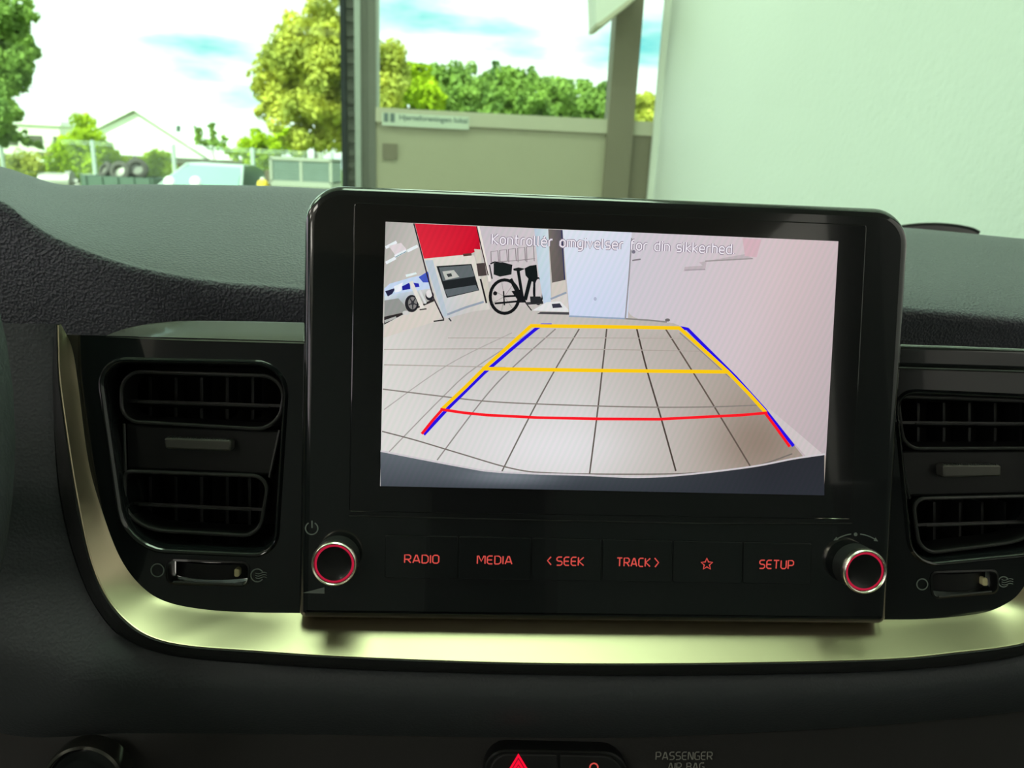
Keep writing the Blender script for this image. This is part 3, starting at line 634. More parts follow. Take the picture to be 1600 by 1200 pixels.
SI = catmull([Vector((a[0], a[1], 0)) for a, b, c in ST], 6); SR = catmull([Vector((b[0], b[1], 0)) for a, b, c in ST], 6); SL = catmull([Vector((c[0], c[1], 0)) for a, b, c in ST], 6)
NST = len(SR)
def WRf(i):                                   # how far the ridge stands forward along the band: shallow at the sides, deeper at the bottom
    f = i / (NST - 1); e = max(0, min(1, (f - .22) / .16)) * max(0, min(1, (.86 - f) / .1)); e = e * e * (3 - 2 * e)
    return -.0005 + .0085 * e
WL_ = -.016
band = []
for i_, (a, b) in enumerate(zip(SI, SR)):
    WR = WRf(i_)
    u0, v0 = UV(a.x, a.y, WF); u1, v1 = UV(b.x, b.y, WR)
    dirn = Vector((u1 - u0, v1 - v0)); r = []
    for i in range(9):
        f = i / 8                              # concave cove: deep first, then rising towards the driver
        g = f ** 1.12
        r.append(L(u0 + dirn.x * f, v0 + dirn.y * f, WF + (WR - WF) * g))
    band.append(r)
MB().grid(band).build('silver_band', 'silver', db, smooth=True, sharp=80, label='satin silver trim band')
lipr = []
for i_, (b, c) in enumerate(zip(SR, SL)):
    WR = WRf(i_); p0 = W(b.x, b.y, WR); p3 = W(c.x, c.y, WR - .001)
    lipr.append([p0, p0 + EN * .0012 + (p3 - p0) * .06, p0.lerp(p3, .35) + EN * .0008, p0.lerp(p3, .8), p3 - EN * .003])
MB().grid([[r[j] for r in lipr] for j in range(5)]).build('band_lip', 'matte_black', db, smooth=True, sharp=70)
edge = [W(b.x, b.y, WRf(i_)) + EN * .0003 for i_, b in enumerate(SR)]
MB().tube(edge, .0004, 6).build('band_edge', 'silver', db, smooth=True)
# --- lower, grained dash around the band
FAR = [(-1500, 490), (-1500, 530), (-1500, 580), (-1500, 700), (-1400, 860), (-1100, 1000), (-500, 1080), (-150, 1100), (20, 1150), (180, 1146), (330, 1146), (520, 1148), (780, 1152), (1000, 1152), (1250, 1141), (1400, 1131), (1500, 1122), (1590, 1112), (1680, 1100), (1900, 1080), (2300, 1020), (2350, 880), (2350, 720), (2350, 560)]
SF = catmull([Vector((x, y, 0)) for x, y in FAR], 6)
low = []
for i_, (c, f) in enumerate(zip(SL, SF)):
    r = [lipr[i_][-1].copy(), lipr[i_][-1] + EN * .0012]; WL_ = WRf(i_) - .001
    for i in range(1, 8):
        k = i / 7; x = c.x + (f.x - c.x) * k; y = c.y + (f.y - c.y) * k
        r.append(W(x, y, WL_ - .002 + .006 * math.sin(k * math.pi * .8) - .022 * k * k))
    low.append(r)
MB().grid(low).build('lower_pad', 'lower', db, smooth=True, sharp=70)
# --- lower console panel below it
LP0 = [(-1100, 1110), (-420, 1100), (-150, 1110), (20, 1148), (180, 1144), (330, 1144), (520, 1146), (780, 1150), (1000, 1150), (1250, 1139), (1400, 1129), (1600, 1108), (1900, 1078), (2250, 1045)]
WP = lambda y: -.015 + (y - 1140) * .00009
lp = [[W(x, y + dy, WP(y + dy) - (.004 if dy < 0 else 0)) for (x, y) in LP0] for dy in (-14, 0, 6, 30, 80, 160, 300)]
MB().grid(lp).build('lower_panel', 'weave', db, smooth=True, sharp=70)

# --- gloss fascia with two vent openings
def pxpoly(c, r, w, n=7): 
    sc = .00026
    return rpoly([UV(x, y, w) for x, y in c], [k * sc for k in (r if isinstance(r, (list, tuple)) else [r] * len(c))], n)
holeL = pxpoly([(153, 562), (449, 568), (430, 868), (196, 858)], [42, 48, 34, 60], WF)
holeR = pxpoly([(1398, 611), (1690, 624), (1650, 862), (1424, 884)], [34, 40, 60, 45], WF)
slotL = pxpoly([(262, 876), (388, 880), (387, 914), (263, 910)], 9, WF, 4)
slotR = pxpoly([(1455, 895), (1557, 892), (1557, 925), (1458, 933)], 9, WF, 4)
outl = [UV(x, y, WF) for x, y in [(70, 522), (300, 528), (700, 540), (1100, 556), (1400, 570), (1760, 590), (1740, 760), (1690, 880), (1640, 960), (1560, 1000), (1300, 1010), (800, 1005), (400, 1000), (260, 985), (170, 930), (120, 820), (88, 680)]]
bm = bmesh.new()
def loop(poly):
    v = [bm.verts.new(L(a, b, WF)) for a, b in poly]
    for i in range(len(v)): bm.edges.new((v[i - 1], v[i]))
for pl in (outl, holeL, holeR, slotL, slotR): loop(pl)
bmesh.ops.triangle_fill(bm, edges=bm.edges[:], use_beauty=True, use_dissolve=False)
bm.verts.ensure_lookup_table(); bm.verts.index_update()
fm = MB(); fm.v = [v.co.copy() for v in bm.verts]; fm.f = [tuple(v.index for v in f.verts) for f in bm.faces]; bm.free()
fm.build('fascia', 'piano', db, label='gloss black fascia panel')
# --- gloss decor strips under the pad
def strip(top, bot, name, m, **k):
    n_ = 24; T = catmull([Vector((*p, 0)) for p in top], 8); B = catmull([Vector((*p, 0)) for p in bot], 8)
    at = lambda P_, f: P_[min(len(P_) - 1, int(round(f * (len(P_) - 1))))]
    rws = []
    for (kk, wv_) in ((0, -.026), (0, -.022), (.06, -.0205), (.5, -.010), (.92, .0), (1, .001), (1, -.004)):
        rws.append([W(*(at(T, i / n_).lerp(at(B, i / n_), kk))[:2], WF + wv_) for i in range(n_ + 1)])
    return MB().grid(rws).build(name, m, db, smooth=True, **k)
strip([(165, 525), (185, 517), (215, 509), (255, 503.5), (300, 501), (390, 502), (480, 504)], [(165, 526), (200, 528), (240, 530), (290, 532), (330, 533), (400, 535), (480, 537)], 'decor_strip', mat('gloss_grey_strip', (.05, .047, .040), .3, coat=.25), label='glossy grey decor strip')
MB().plate([UV(x, y, WF + .004) for x, y in ((1380, 537), (1500, 541), (1600, 545), (1750, 549), (1750, 585), (1600, 580), (1500, 577), (1380, 573))], WF - .012, WF + .004, .002).build('decor_strip', 'piano', db, smooth=True)
MB().tube([W(x, y, WF + .004) for x, y in ((1390, 574.5), (1500, 578), (1600, 581), (1750, 586))], .0006, 6).build('strip_edge', 'edge', db, smooth=True)
# --- airbag lettering
lt = MB(); lettering(lt, 'PASSENGER', 1069, 1181, 89, 12, WP(1181) + .0014, 1.8); lettering(lt, 'AIR BAG', 1072, 1198, 57, 12, WP(1198) + .0014, 1.8)
lt.build('airbag_lettering', 'print_dim', db, label='grey PASSENGER AIR BAG lettering')
# --- low dome behind the pad on the right
sdm = thing('sensor_dome', YP(1460, 358, .5), 'low black dome behind the dashboard pad right of the screen', 'sensor')
rows = []
for i in range(9):
    f = i / 8; rows.append([YP(1380 + 150 * j / 16, 362 - 1 - 13 * math.sin(math.pi * min(1, max(0, j / 16))) ** .6 * math.cos(f * math.pi / 2 * .98) + 10 * f, .46 + .12 * f) for j in range(17)])
MB().grid(rows).build('dome', 'matte_black', sdm, smooth=True)
MB().tube([YP(1380 + 150 * j / 16, 363 - 13 * math.sin(math.pi * j / 16) ** .6, .458) for j in range(17)], .0015, 6).build('dome_rim', 'matte_black', sdm, smooth=True)

# ================================================================== STEERING WHEEL (its rim just enters the frame at the left)
pr_ = YP(19, 592, -.06) + Vector((-.0066, 0, -.038)); RS, RT = .178, .0155
ax_ = Vector((0, -math.cos(math.radians(22)), math.sin(math.radians(22)))); up_ = Vector((0, math.sin(math.radians(22)), math.cos(math.radians(22))))
wc = pr_ + Vector((-(RS + RT), 0, 0))
sw_ = thing('steering_wheel', wc - up_ * (RS + RT), 'black leather steering wheel rim at the left edge', 'steering wheel')
MB().tube([wc + EU * (RS * math.cos(a * math.pi / 36)) + up_ * (RS * math.sin(a * math.pi / 36)) for a in range(72)], RT, 14, True).build('rim', 'lower', sw_, smooth=True)
MB().lathe(wc - ax_ * .035, ax_, [(.02, -.06), (.03, -.02), (.072, .0), (.078, .012), (.07, .024), (.04, .030), (.005, .032)], 36).build('hub', 'matte_black', sw_, smooth=True)
for a in (0, 180, 270):
    d_ = EU * math.cos(math.radians(a)) + up_ * math.sin(math.radians(a)); pp = d_.cross(ax_)
    MB().grid([[wc + d_ * r_ - ax_ * k_ + pp * (h_ * c_) + ax_ * (.005 * e_) for c_, e_ in ((-1, 0), (-.8, 1), (0, 1.3), (.8, 1), (1, 0), (.8, -1), (0, -1.2), (-.8, -1))] for r_, k_, h_ in ((.06, .026, .026), (.10, .020, .02), (.14, .010, .016), (.172, .003, .018))], True).build('spoke', 'matte_black', sw_, smooth=True)

# ================================================================== AIR VENTS
def ring3(poly, w, r, seg=8): return MB().tube([L(u, v, w) for u, v in poly], r, seg, True)
def vent(label, hole, up, up_r, mid, lo, lo_r, slats, vanes, tab, slot, dot, ci, oi, slotc):
    c = Vector((0, 0, 0))
    for u, v in hole: c += L(u, v, WF)
    c /= len(hole); c.z = min(L(u, v, WF).z for u, v in hole)
    t = thing('air_vent', c, label, 'air vent', 'dashboard air vents')
    k = len(hole)
    # recessed surround: rounded lip, wall and back
    rows = [[L(u, v, WF + .0) for u, v in inset(hole, -.0012)], [L(u, v, WF + .0012) for u, v in inset(hole, -.0003)], [L(u, v, WF + .0008) for u, v in inset(hole, .0006)], [L(u, v, WF - .004) for u, v in inset(hole, .0016)], [L(u, v, WF - .010) for u, v in inset(hole, .0024)], [L(u, v, WF - .035) for u, v in inset(hole, .004)]]
    sr = MB().grid(rows, True); sr.build('surround', 'piano', t, smooth=True, sharp=60)
    MB().flat(inset(hole, .0035), WF - .034).build('cavity', 'cavity', t)
    wl = WF - .004
    for nm, q, rr in (('upper_louvre', up, up_r), ('lower_louvre', lo, lo_r)):
        pl = pxpoly(q, rr, wl, 8); fr = ring3(pl, wl, .0008)
        o = fr.build(nm, 'edge', t, smooth=True)
        rw = [[L(u, v, wl) for u, v in pl], [L(u, v, wl - .012) for u, v in inset(pl, .0012)]]; MB().grid(rw, True).build('shroud', 'vent_black', o, smooth=True)
    ml = pxpoly(mid, [0, 0, 0, 0], wl - .001, 1)
    MB().plate(ml, wl - .012, wl - .003, .0015).build('centre_bar', 'vent_black', t, smooth=True)
    for a, b in ((mid[0], mid[3]), (mid[1], mid[2])): MB().tube([W(*a, wl), W(*b, wl)], .0006, 6).build('side_edge', 'edge', t, smooth=True)
    for (xa, ya, xb_, yb_) in slats:
        p, q = W(xa, ya, wl - .004), W(xb_, yb_, wl - .004); d = (q - p); n = d.normalized()
        MB().box((p + q) / 2 - EN * .006 - EV * .001, (d.length / 2, .006, .0006), (n, (EN + EV * .25).normalized(), (EV - EN * .25).normalized())).build('slat', 'vent_black', t)
        MB().tube([p.lerp(q, .08), p.lerp(q, .92)], .0005, 6).build('slat_edge', 'edge', t, smooth=True)
    for (x, ya, yb_) in vanes:
        p, q = W(x, ya, wl - .014), W(x, yb_, wl - .014)
        MB().box((p + q) / 2 - EN * .006, ((q - p).length / 2, .006, .0006), ((q - p).normalized(), EN, EU)).build('vane', 'vent_black', t)
    tp = pxpoly(tab, [5, 5, 4, 4], wl + .003, 4)
    tb_ = MB().plate(tp, wl - .004, wl + .002, .0008).build('tab', 'tab', t, smooth=True)
    ta, tb2 = Vector(UV(tab[0][0] + 6, tab[0][1] + 1, wl + .003)), Vector(UV(tab[1][0] - 6, tab[1][1] + 1, wl + .003))
    kn = MB(); 
    for i in range(22):
        u, v = ta.lerp(tb2, (i + .5) / 22); kn.box(L(u, v + .0002, wl + .0005), (.00028, .0004, .0012), (EU, EV, EN))
    kn.build('tab_knurl', 'edge', tb_)
    # thumb wheel in its slot
    sp_ = pxpoly(slot, 9, WF, 4)
    MB().grid([[L(u, v, WF + .0003) for u, v in inset(sp_, -.0008)], [L(u, v, WF + .0005) for u, v in sp_], [L(u, v, WF - .006) for u, v in inset(sp_, .0005)]], True).build('slot_frame', 'piano2', t, smooth=True)
    MB().tube([W(slot[3][0] + 8, slot[3][1] - .5, WF + .0006), W(slot[2][0] - 8, slot[2][1] - .5, WF + .0006)], .0005, 6).build('slot_edge', 'edge', t, smooth=True)
    lft = Vector(UV((slot[0][0] + slot[3][0]) / 2 + 5, (slot[0][1] + slot[3][1]) / 2, WF)); rgt = Vector(UV((slot[1][0] + slot[2][0]) / 2 - 5, (slot[1][1] + slot[2][1]) / 2, WF))
    hh = (Vector(UV(*slot[0], WF)) - Vector(UV(*slot[3], WF))).length * .40
    rows = []
    for i in range(17):
        f = i / 16; a = (f - .5) * 2; p = lft.lerp(rgt, f); w = WF - .001 - .004 * a * a
        rows.append([L(p.x, p.y + hh * s, w - (.001 if abs(s) > .9 else 0)) for s in (-1, -.85, 0, .85, 1)])
    wh = MB().grid(rows).build('thumb_wheel', 'vent_black', t, smooth=True)
    dq = pxpoly([(dot[0] - 4, dot[1] - 6.5), (dot[0] + 4, dot[1] - 6), (dot[0] + 4, dot[1] + 6.5), (dot[0] - 4, dot[1] + 6)], 3, WF, 3)
    MB().plate(dq, WF - .004, WF - .0005, .0003).build('indicator', 'indicator', wh)
    w = WF + .0003
    pxstroke(MB(), arc(ci[0], ci[1], ci[2], 0, 350, 28), 1.8, w, True).build('closed_symbol', 'print', t)
    o = pxstroke(MB(), arc(oi[0], oi[1], oi[2], 35, 325, 26), 1.8, w)
    for i in range(3):
        y = oi[1] - 3.6 + i * 3.6; pxstroke(o, [(oi[0] - 3 + 18 * j / 8, y + 1.3 * math.sin(j / 8 * 6.28)) for j in range(9)], 1.2, w + .00005)
    o.build('open_symbol', 'print', t)
    return t
vent('left air vent of the dashboard with a thumb wheel below', holeL, [(190, 580), (447, 588), (436, 672), (190, 658)], [30, 36, 36, 26], [(194, 662), (437, 672), (421, 746), (196, 736)], [(195, 736), (421, 744), (405, 838), (195, 826)], [10, 26, 26, 60],
     [(196, 628, 440, 636), (200, 788, 410, 798)], [(x, 590, 655) for x in (235, 275, 315, 355, 395)] + [(x, 745, 822) for x in (235, 275, 315, 355, 390)],
     [(254, 684), (360, 688), (359, 706), (256, 702)], [(262, 876), (388, 880), (387, 914), (263, 910)], (369, 896), (246, 891, 10), (402, 899, 10), None)
vent('right air vent of the dashboard beside the screen unit', holeR, [(1402, 619), (1685, 630), (1668, 700), (1412, 701)], [16, 30, 36, 26], [(1407, 704), (1660, 703), (1650, 774), (1421, 779)], [(1426, 779), (1640, 774), (1625, 842), (1437, 866)], [22, 26, 60, 30],
     [(1410, 662, 1660, 664), (1432, 822, 1626, 816)], [(x, 630, 695) for x in (1435, 1475, 1515, 1555, 1595, 1635)] + [(x, 785, 858) for x in (1460, 1500, 1535, 1570, 1605)],
     [(1476, 727), (1568, 727), (1567, 745), (1477, 747)], [(1455, 895), (1557, 892), (1557, 925), (1458, 933)], (1541, 910), (1441, 913, 8.5), (1568, 909, 8), None)

# ================================================================== HEAD UNIT
hu = thing('infotainment_unit', W(930, 968, -.015), 'large gloss black infotainment unit with a lit reversing-camera screen', 'head unit')
outer = pxpoly([(478.5, 289), (1417.5, 328), (1380, 973), (468, 963)], [56, 56, 14, 12], -.004, 10)
MB().plate(outer, -.034, .0, .004, 5).build('housing', 'piano', hu, smooth=True, sharp=50)
edgel = inset(outer, .0016)
MB().tube([L(u, v, -.0028) for u, v in edgel[6:]] + [L(*edgel[0], -.0028)], .00045, 6).build('edge_line', 'piano2', hu, smooth=True)
WS = .0007
scr = pxpoly([(553, 316), (1355, 351), (1331, 812), (545, 800)], [5, 5, 5, 5], WS, 3)
sg = MB().plate(scr, -.001, WS, .0005, 2).build('screen_glass', 'screen_black', hu, smooth=True)
# lower control band is a hair proud of the housing
MB().tube([W(x, y, .0002) for x, y in ((545, 806), (800, 812), (1100, 818), (1331, 818))], .0003, 6).build('seam', 'cavity', hu)

# --- the picture on the display: flat coloured shapes that give off light
PIC = MB(); PC = []; LAY = [0]
WI = WS + .0001
def pic(pts, col, col2=None, step=True):
    if step: LAY[0] += 1
    w = WI + LAY[0] * .0000022; o = len(PIC.v)
    PIC.v += [W(x, y, w) for x, y in pts]; PIC.f.append(tuple(range(o, o + len(pts))))
    cs = col if isinstance(col, list) else [col] * len(pts); PC.extend(cs)
def picline(pts, wd, col, closed=False):
    LAY[0] += 1
    for q in stroke(pts, wd, closed): pic(q, col, step=False)
TLc, TRc, BRc, BLc = (602.5, 346.5), (1310, 377), (1287, 774), (594, 759.5)
def edgeL(y): f = (y - TLc[1]) / (BLc[1] - TLc[1]); return TLc[0] + (BLc[0] - TLc[0]) * f
def edgeR(y): f = (y - TRc[1]) / (BRc[1] - TRc[1]); return TRc[0] + (BRc[0] - TRc[0]) * f
# floor and walls: coloured grid
def mixc(a, b, f): f = max(0, min(1, f)); return tuple(x + (y - x) * f for x, y in zip(a, b))
def floorcol(x, y):
    c = mixc((196, 190, 184), (216, 214, 212), (y - 500) / 160)
    c = mixc(c, (172, 160, 150), max(0, (x - 900) / 260) * (1 if y > 520 else .6))
    c = mixc(c, (228, 226, 228), math.exp(-((x - 860) / 110) ** 2 - ((y - 700) / 45) ** 2) * .9)
    c = mixc(c, (222, 220, 214), max(0, (720 - x) / 160))
    c = mixc(c, (140, 122, 108), math.exp(-((x - 1190) / 70) ** 2 - ((y - 690) / 60) ** 2) * .8)
    return c
LAY[0] += 1
n1, n2 = 56, 30
for i in range(n2):
    for j in range(n1):
        q = []
        for (a, b) in ((j, i), (j + 1, i), (j + 1, i + 1), (j, i + 1)):
            f, g = a / n1, b / n2
            p = Vector(TLc).lerp(Vector(TRc), f).lerp(Vector(BLc).lerp(Vector(BRc), f), g); q.append((p.x, p.y))
        pic(q, [floorcol(*p) for p in q], step=False)
# right-hand white wall and back wall
def wallc(x, y): return mixc(mixc((206, 200, 208), (212, 192, 194), (x - 1000) / 250), (176, 166, 170), (x - 1150) / 170 * .55 + (y - 560) / 400 * .6)
wp = [(986, 363), (1310, 377), (1290, 714), (1258, 717), (1225, 683), (1190, 634), (1135, 580), (1068, 512), (1046, 501), (980, 497)]
LAY[0] += 1
lefts = catmull([Vector((986, 363, 0)), Vector((984, 420, 0)), Vector((980, 480, 0)), Vector((1000, 499, 0)), Vector((1060, 508, 0)), Vector((1135, 580, 0)), Vector((1190, 634, 0)), Vector((1258, 717, 0))], 4)
for i in range(len(lefts) - 1):
    for j in range(10):
        q = []
        for (a, b) in ((j, i), (j + 1, i), (j + 1, i + 1), (j, i + 1)):
            l = lefts[b]; yy = 377 + (712 - 377) * b / (len(lefts) - 1); r = Vector((edgeR(yy), yy, 0)); p = l.lerp(r, a / 10); q.append((p.x, p.y))
        pic(q, [wallc(*p) for p in q], step=False)
pic([(1194, 640), (1204, 640), (1284, 708), (1262, 716)], (206, 196, 196))
S2 = lambda x, y: (595 + x / 7.27, 345 + y / 7.27)
S3 = lambda x, y: (740 + x / 7.275, 345 + y / 7.275)
def p2(pts, col): pic([S2(*p) for p in pts], col)
def l2(pts, wd, col): picline([S2(*p) for p in pts], wd / 7.27, col)
def p3(pts, col): pic([S3(*p) for p in pts], col)
def l3(pts, wd, col): picline([S3(*p) for p in pts], wd / 7.275, col)
def el(cx, cy, rx, ry, n=28): return [(cx + rx * math.cos(2 * math.pi * i / n), cy + ry * math.sin(2 * math.pi * i / n)) for i in range(n)]
# far left: hall wall with strip lights
pic([(602.5, 346.6), (650, 348.6), (690, 475), (640, 488), (598, 505)], [(172, 170, 164), (190, 186, 180), (205, 200, 192), (205, 200, 192), (196, 192, 184)])
for a, b in (((55, 305), (180, 240)), ((160, 405), (290, 335)), ((58, 480), (170, 420)), ((300, 345), (420, 285))): l2([a, b], 34, (232, 240, 242))
l2([(160, 415), (290, 348)], 8, (110, 150, 160))
p2([(90, 285), (230, 250), (290, 320), (160, 385)], (222, 212, 214))
# floor strip and silver car
p2([(38, 1185), (610, 900), (700, 1085), (600, 1150), (30, 1330)], (214, 206, 196))
p2([(40, 770), (100, 715), (340, 645), (540, 600), (560, 780), (330, 820), (42, 900)], (196, 214, 238))
p2([(430, 640), (540, 570), (555, 700), (480, 700)], (70, 90, 190))
p2([(280, 612), (400, 585), (410, 605), (290, 640)], (226, 240, 240))
p2([(42, 860), (250, 815), (420, 790), (560, 770), (600, 880), (300, 1030), (180, 1070), (40, 1100)], [(214, 224, 232), (190, 205, 218), (200, 206, 210), (206, 206, 204), (190, 188, 180), (140, 140, 134), (138, 138, 132), (140, 140, 134)])
p2([(42, 905), (200, 880), (270, 960), (280, 1030), (40, 1075)], (148, 150, 146))
p2([(240, 745), (330, 700), (336, 775), (246, 790)], (36, 36, 150)); p2([(368, 702), (430, 712), (440, 750), (385, 757)], (44, 44, 170))
p2([(50, 800), (170, 760), (130, 830), (80, 860)], (40, 40, 70))
p2([(150, 745), (250, 700), (230, 800), (160, 815)], (235, 240, 246))
p2([(38, 1180), (38, 1090), (290, 1035), (600, 885), (605, 915), (250, 1065), (38, 1170)], (48, 44, 44))
p2([(40, 1130), (170, 1085), (180, 1105), (45, 1160)], (176, 176, 172)); p2(el(285, 1045, 40, 24), (206, 206, 202))
p2(el(352, 940, 78, 98), (38, 38, 42)); p2(el(360, 935, 50, 70), (130, 128, 126)); p2(el(362, 935, 18, 28), (60, 60, 62))
for a in range(5): l2([(362, 935), (362 + 48 * math.cos(a * 1.257 + .3), 935 + 66 * math.sin(a * 1.257 + .3))], 14, (54, 54, 58))
p2(el(555, 850, 48, 56), (40, 40, 46)); p2(el(550, 830, 36, 44), (226, 222, 220))
l2([(340, 690), (478, 1000)], 44, (226, 222, 212)); l2([(440, 790), (510, 940)], 26, (216, 218, 216)); l2([(440, 1010), (520, 1000)], 14, (60, 56, 54))
# red banner and kiosk
p2([(385, 30), (1105, 62), (1132, 330), (1000, 380), (490, 430)], [(214, 40, 60), (206, 22, 48), (190, 16, 42), (212, 22, 46), (224, 42, 60)])
p2([(490, 432), (1000, 384), (1060, 395), (1240, 1005), (1050, 1030), (740, 1110), (690, 1070)], [(220, 216, 206), (224, 218, 206), (220, 214, 202), (212, 208, 200), (205, 200, 194), (196, 200, 206), (196, 202, 208)])
p2([(500, 450), (590, 445), (760, 1080), (715, 1090)], (186, 198, 208))
p2([(632, 515), (1030, 490), (1118, 790), (750, 876)], (34, 38, 40)); p2([(660, 530), (1020, 503), (1068, 630), (705, 684)], (98, 106, 108)); p2([(725, 782), (1078, 728), (1112, 786), (758, 862)], (96, 104, 108))
p2([(700, 575), (830, 560), (892, 638), (735, 672)], (190, 192, 184)); p2([(745, 605), (800, 595), (812, 630), (765, 640)], (60, 66, 66)); p2([(930, 375), (1030, 368), (1034, 395), (940, 404)], (92, 60, 54))
l2([(375, 30), (520, 590), (600, 880), (715, 1120)], 15, (44, 36, 44)); l2([(755, 1065), (960, 985), (1170, 920)], 24, (150, 160, 174))
l2([(600, 1142), (720, 1126)], 16, (50, 48, 48)); l2([(772, 1105), (800, 1142)], 16, (70, 72, 78))
p2([(1060, 320), (1130, 325), (1145, 478), (1092, 484)], (208, 202, 188)); p2([(1085, 485), (1180, 478), (1205, 620), (1108, 630)], (74, 64, 62)); l2([(1132, 660), (1200, 935)], 20, (36, 34, 36)); p2([(1140, 640), (1200, 620), (1250, 900), (1210, 940)], (206, 200, 186))
# back wall, rack and bicycle
p3([(60, 65), (700, 88), (800, 930), (560, 980), (240, 900), (150, 560)], [(198, 190, 196), (206, 198, 202), (206, 198, 198), (200, 192, 188), (206, 198, 194), (204, 194, 198)])
l3([(52, 62), (90, 240), (140, 480), (185, 690)], 30, (232, 224, 214)); l3([(34, 62), (95, 330), (165, 620)], 12, (60, 40, 44))
for x in (200, 300, 400, 505, 605): l3([(x, 470), (x - 4, 350 - (x - 200) * .13), (x + 75, 340 - (x - 200) * .13), (x + 85, 460)], 9, (128, 118, 122))
l3([(200, 470), (450, 455), (700, 430)], 8, (140, 130, 134))
l3(el(350, 862, 165, 192) , 36, (20, 22, 24)) if False else picline([S3(*p) for p in el(352, 862, 163, 190)], 5.0, (22, 24, 26), True)
for a in range(7): l3([(350, 862), (350 + 150 * math.cos(a * .9), 862 + 175 * math.sin(a * .9))], 4, (120, 116, 114))
picline([S3(*p) for p in el(735, 800, 52, 150)], 2.6, (24, 26, 28), True)
p3([(228, 480), (330, 470), (440, 500), (430, 610), (300, 635), (228, 610)], (28, 34, 34)); l3([(190, 490), (240, 468), (440, 510)], 16, (30, 32, 34)); l3([(180, 500), (210, 660)], 14, (34, 36, 38))
p3([(450, 545), (510, 530), (585, 545), (520, 575), (455, 565)], (26, 30, 30)); p3([(580, 540), (640, 510), (715, 500), (730, 640), (690, 700), (640, 680), (590, 620)], (22, 28, 28))
l3([(505, 560), (560, 900)], 34, (20, 26, 26)); l3([(650, 640), (585, 900)], 44, (20, 26, 26)); l3([(690, 660), (690, 880)], 26, (22, 26, 28)); l3([(560, 910), (240, 940)], 22, (22, 24, 26)); l3([(420, 660), (545, 900)], 40, (24, 28, 28)); l3([(350, 860), (540, 850)], 22, (22, 24, 26)); l3([(340, 800), (350, 960)], 16, (24, 26, 28))
p3(el(245, 825, 24, 24, 14), (26, 26, 28)); p3([(430, 800), (540, 780), (600, 930), (520, 930)], (22, 24, 26)); l3([(590, 930), (660, 1020)], 12, (30, 30, 30)); l3([(600, 940), (790, 930)], 30, (60, 60, 62)); p3([(640, 860), (760, 860), (790, 930), (650, 950)], (40, 42, 44))
p3([(690, 88), (848, 96), (882, 940), (800, 960), (740, 600)], [(182, 200, 216), (206, 220, 226), (196, 212, 230), (188, 206, 226), (196, 214, 224)])
p3([(848, 96), (1012, 104), (1040, 672), (892, 704)], [(118, 110, 104), (84, 80, 92), (92, 84, 84), (104, 96, 92)]); l3([(1000, 104), (1036, 672)], 16, (60, 60, 92))
p3([(892, 704), (1040, 672), (1060, 860), (880, 920)], (208, 200, 190)); l3([(875, 890), (1055, 815)], 22, (150, 160, 176)); p3([(880, 900), (1060, 830), (1080, 1000), (900, 990)], (214, 208, 202))
p3([(665, 1020), (830, 925), (985, 915), (1080, 1010), (1075, 1035)], (226, 226, 226)); p3([(888, 945), (980, 938), (1010, 985), (900, 992)], (56, 56, 70)); p3([(720, 1060), (760, 1035), (1085, 1040), (1085, 1068)], (74, 72, 76))
pic([(879, 359), (987, 363), (981, 497), (936, 495), (890, 494)], [(220, 226, 236), (216, 220, 234), (206, 212, 232), (204, 214, 236), (206, 216, 240)])
picline([(889, 494), (936, 496), (978, 498)], 2.4, (150, 166, 190)); picline([(987, 372), (983, 430), (977, 499)], 2.2, (150, 146, 150)); picline([(978, 498), (1010, 500), (1042, 503)], 2.4, (140, 136, 134))
pic(el(990, 393.5, 3, 3, 10), (120, 116, 130)); picline([(988, 407), (1001, 405)], 2.2, (130, 122, 128)); pic(el(930, 467, 2.5, 3, 10), (176, 184, 204)); pic(el(1043, 500, 4, 2.6, 10), (110, 106, 106))
pic([(1092, 410), (1164, 397), (1178, 405), (1104, 409), (1102, 421), (1068, 424), (1070, 417), (1098, 415)], (190, 178, 182)); picline([(1102, 408), (1176, 404)], 2, (158, 150, 150)); picline([(1070, 422), (1102, 421)], 2, (168, 158, 164))
pic([(1160, 372), (1190, 374), (1182, 402), (1164, 400)], (212, 178, 186))
# tile joints
J = (120, 110, 102); J2 = (176, 168, 160)
def curve(pts): return [(p.x, p.y) for p in catmull([Vector((*p, 0)) for p in pts], 6)]
for pts, wd, c in (([(948, 514), (943, 560), (934, 640), (921, 742)], 2.4, (96, 88, 82)), ([(995, 514), (1010, 575), (1032, 650), (1056, 736)], 2.6, (76, 66, 60)), ([(1040, 514), (1085, 585), (1125, 650), (1172, 728)], 2.4, (96, 84, 76)),
                   ([(905, 514), (866, 580), (828, 650), (783, 739)], 2.2, (112, 106, 100)), ([(868, 514), (795, 580), (750, 630), (683, 719)], 2, (146, 140, 136)), ([(838, 514), (742, 575), (690, 622), (608, 706)], 1.8, (166, 160, 156)),
                   ([(800, 520), (700, 570), (600, 640)], 1.6, (178, 172, 168)), ([(598, 608), (680, 618), (760, 627), (860, 632), (1000, 636), (1100, 636), (1186, 633)], 2, (136, 128, 122)), ([(600, 570), (700, 572), (790, 574)], 1.6, J2),
                   ([(597, 674), (650, 688), (720, 709), (800, 732), (860, 739), (1000, 741), (1100, 738), (1180, 728), (1238, 709)], 2, (118, 110, 104)), ([(600, 546), (760, 545), (940, 546), (1098, 549)], 1.4, (172, 162, 154)), ([(700, 528), (940, 528), (1080, 529)], 1.2, (176, 166, 158)), ([(1062, 520), (1110, 562), (1140, 590)], 1.6, (150, 138, 130))):
    picline(curve(pts), wd, c)
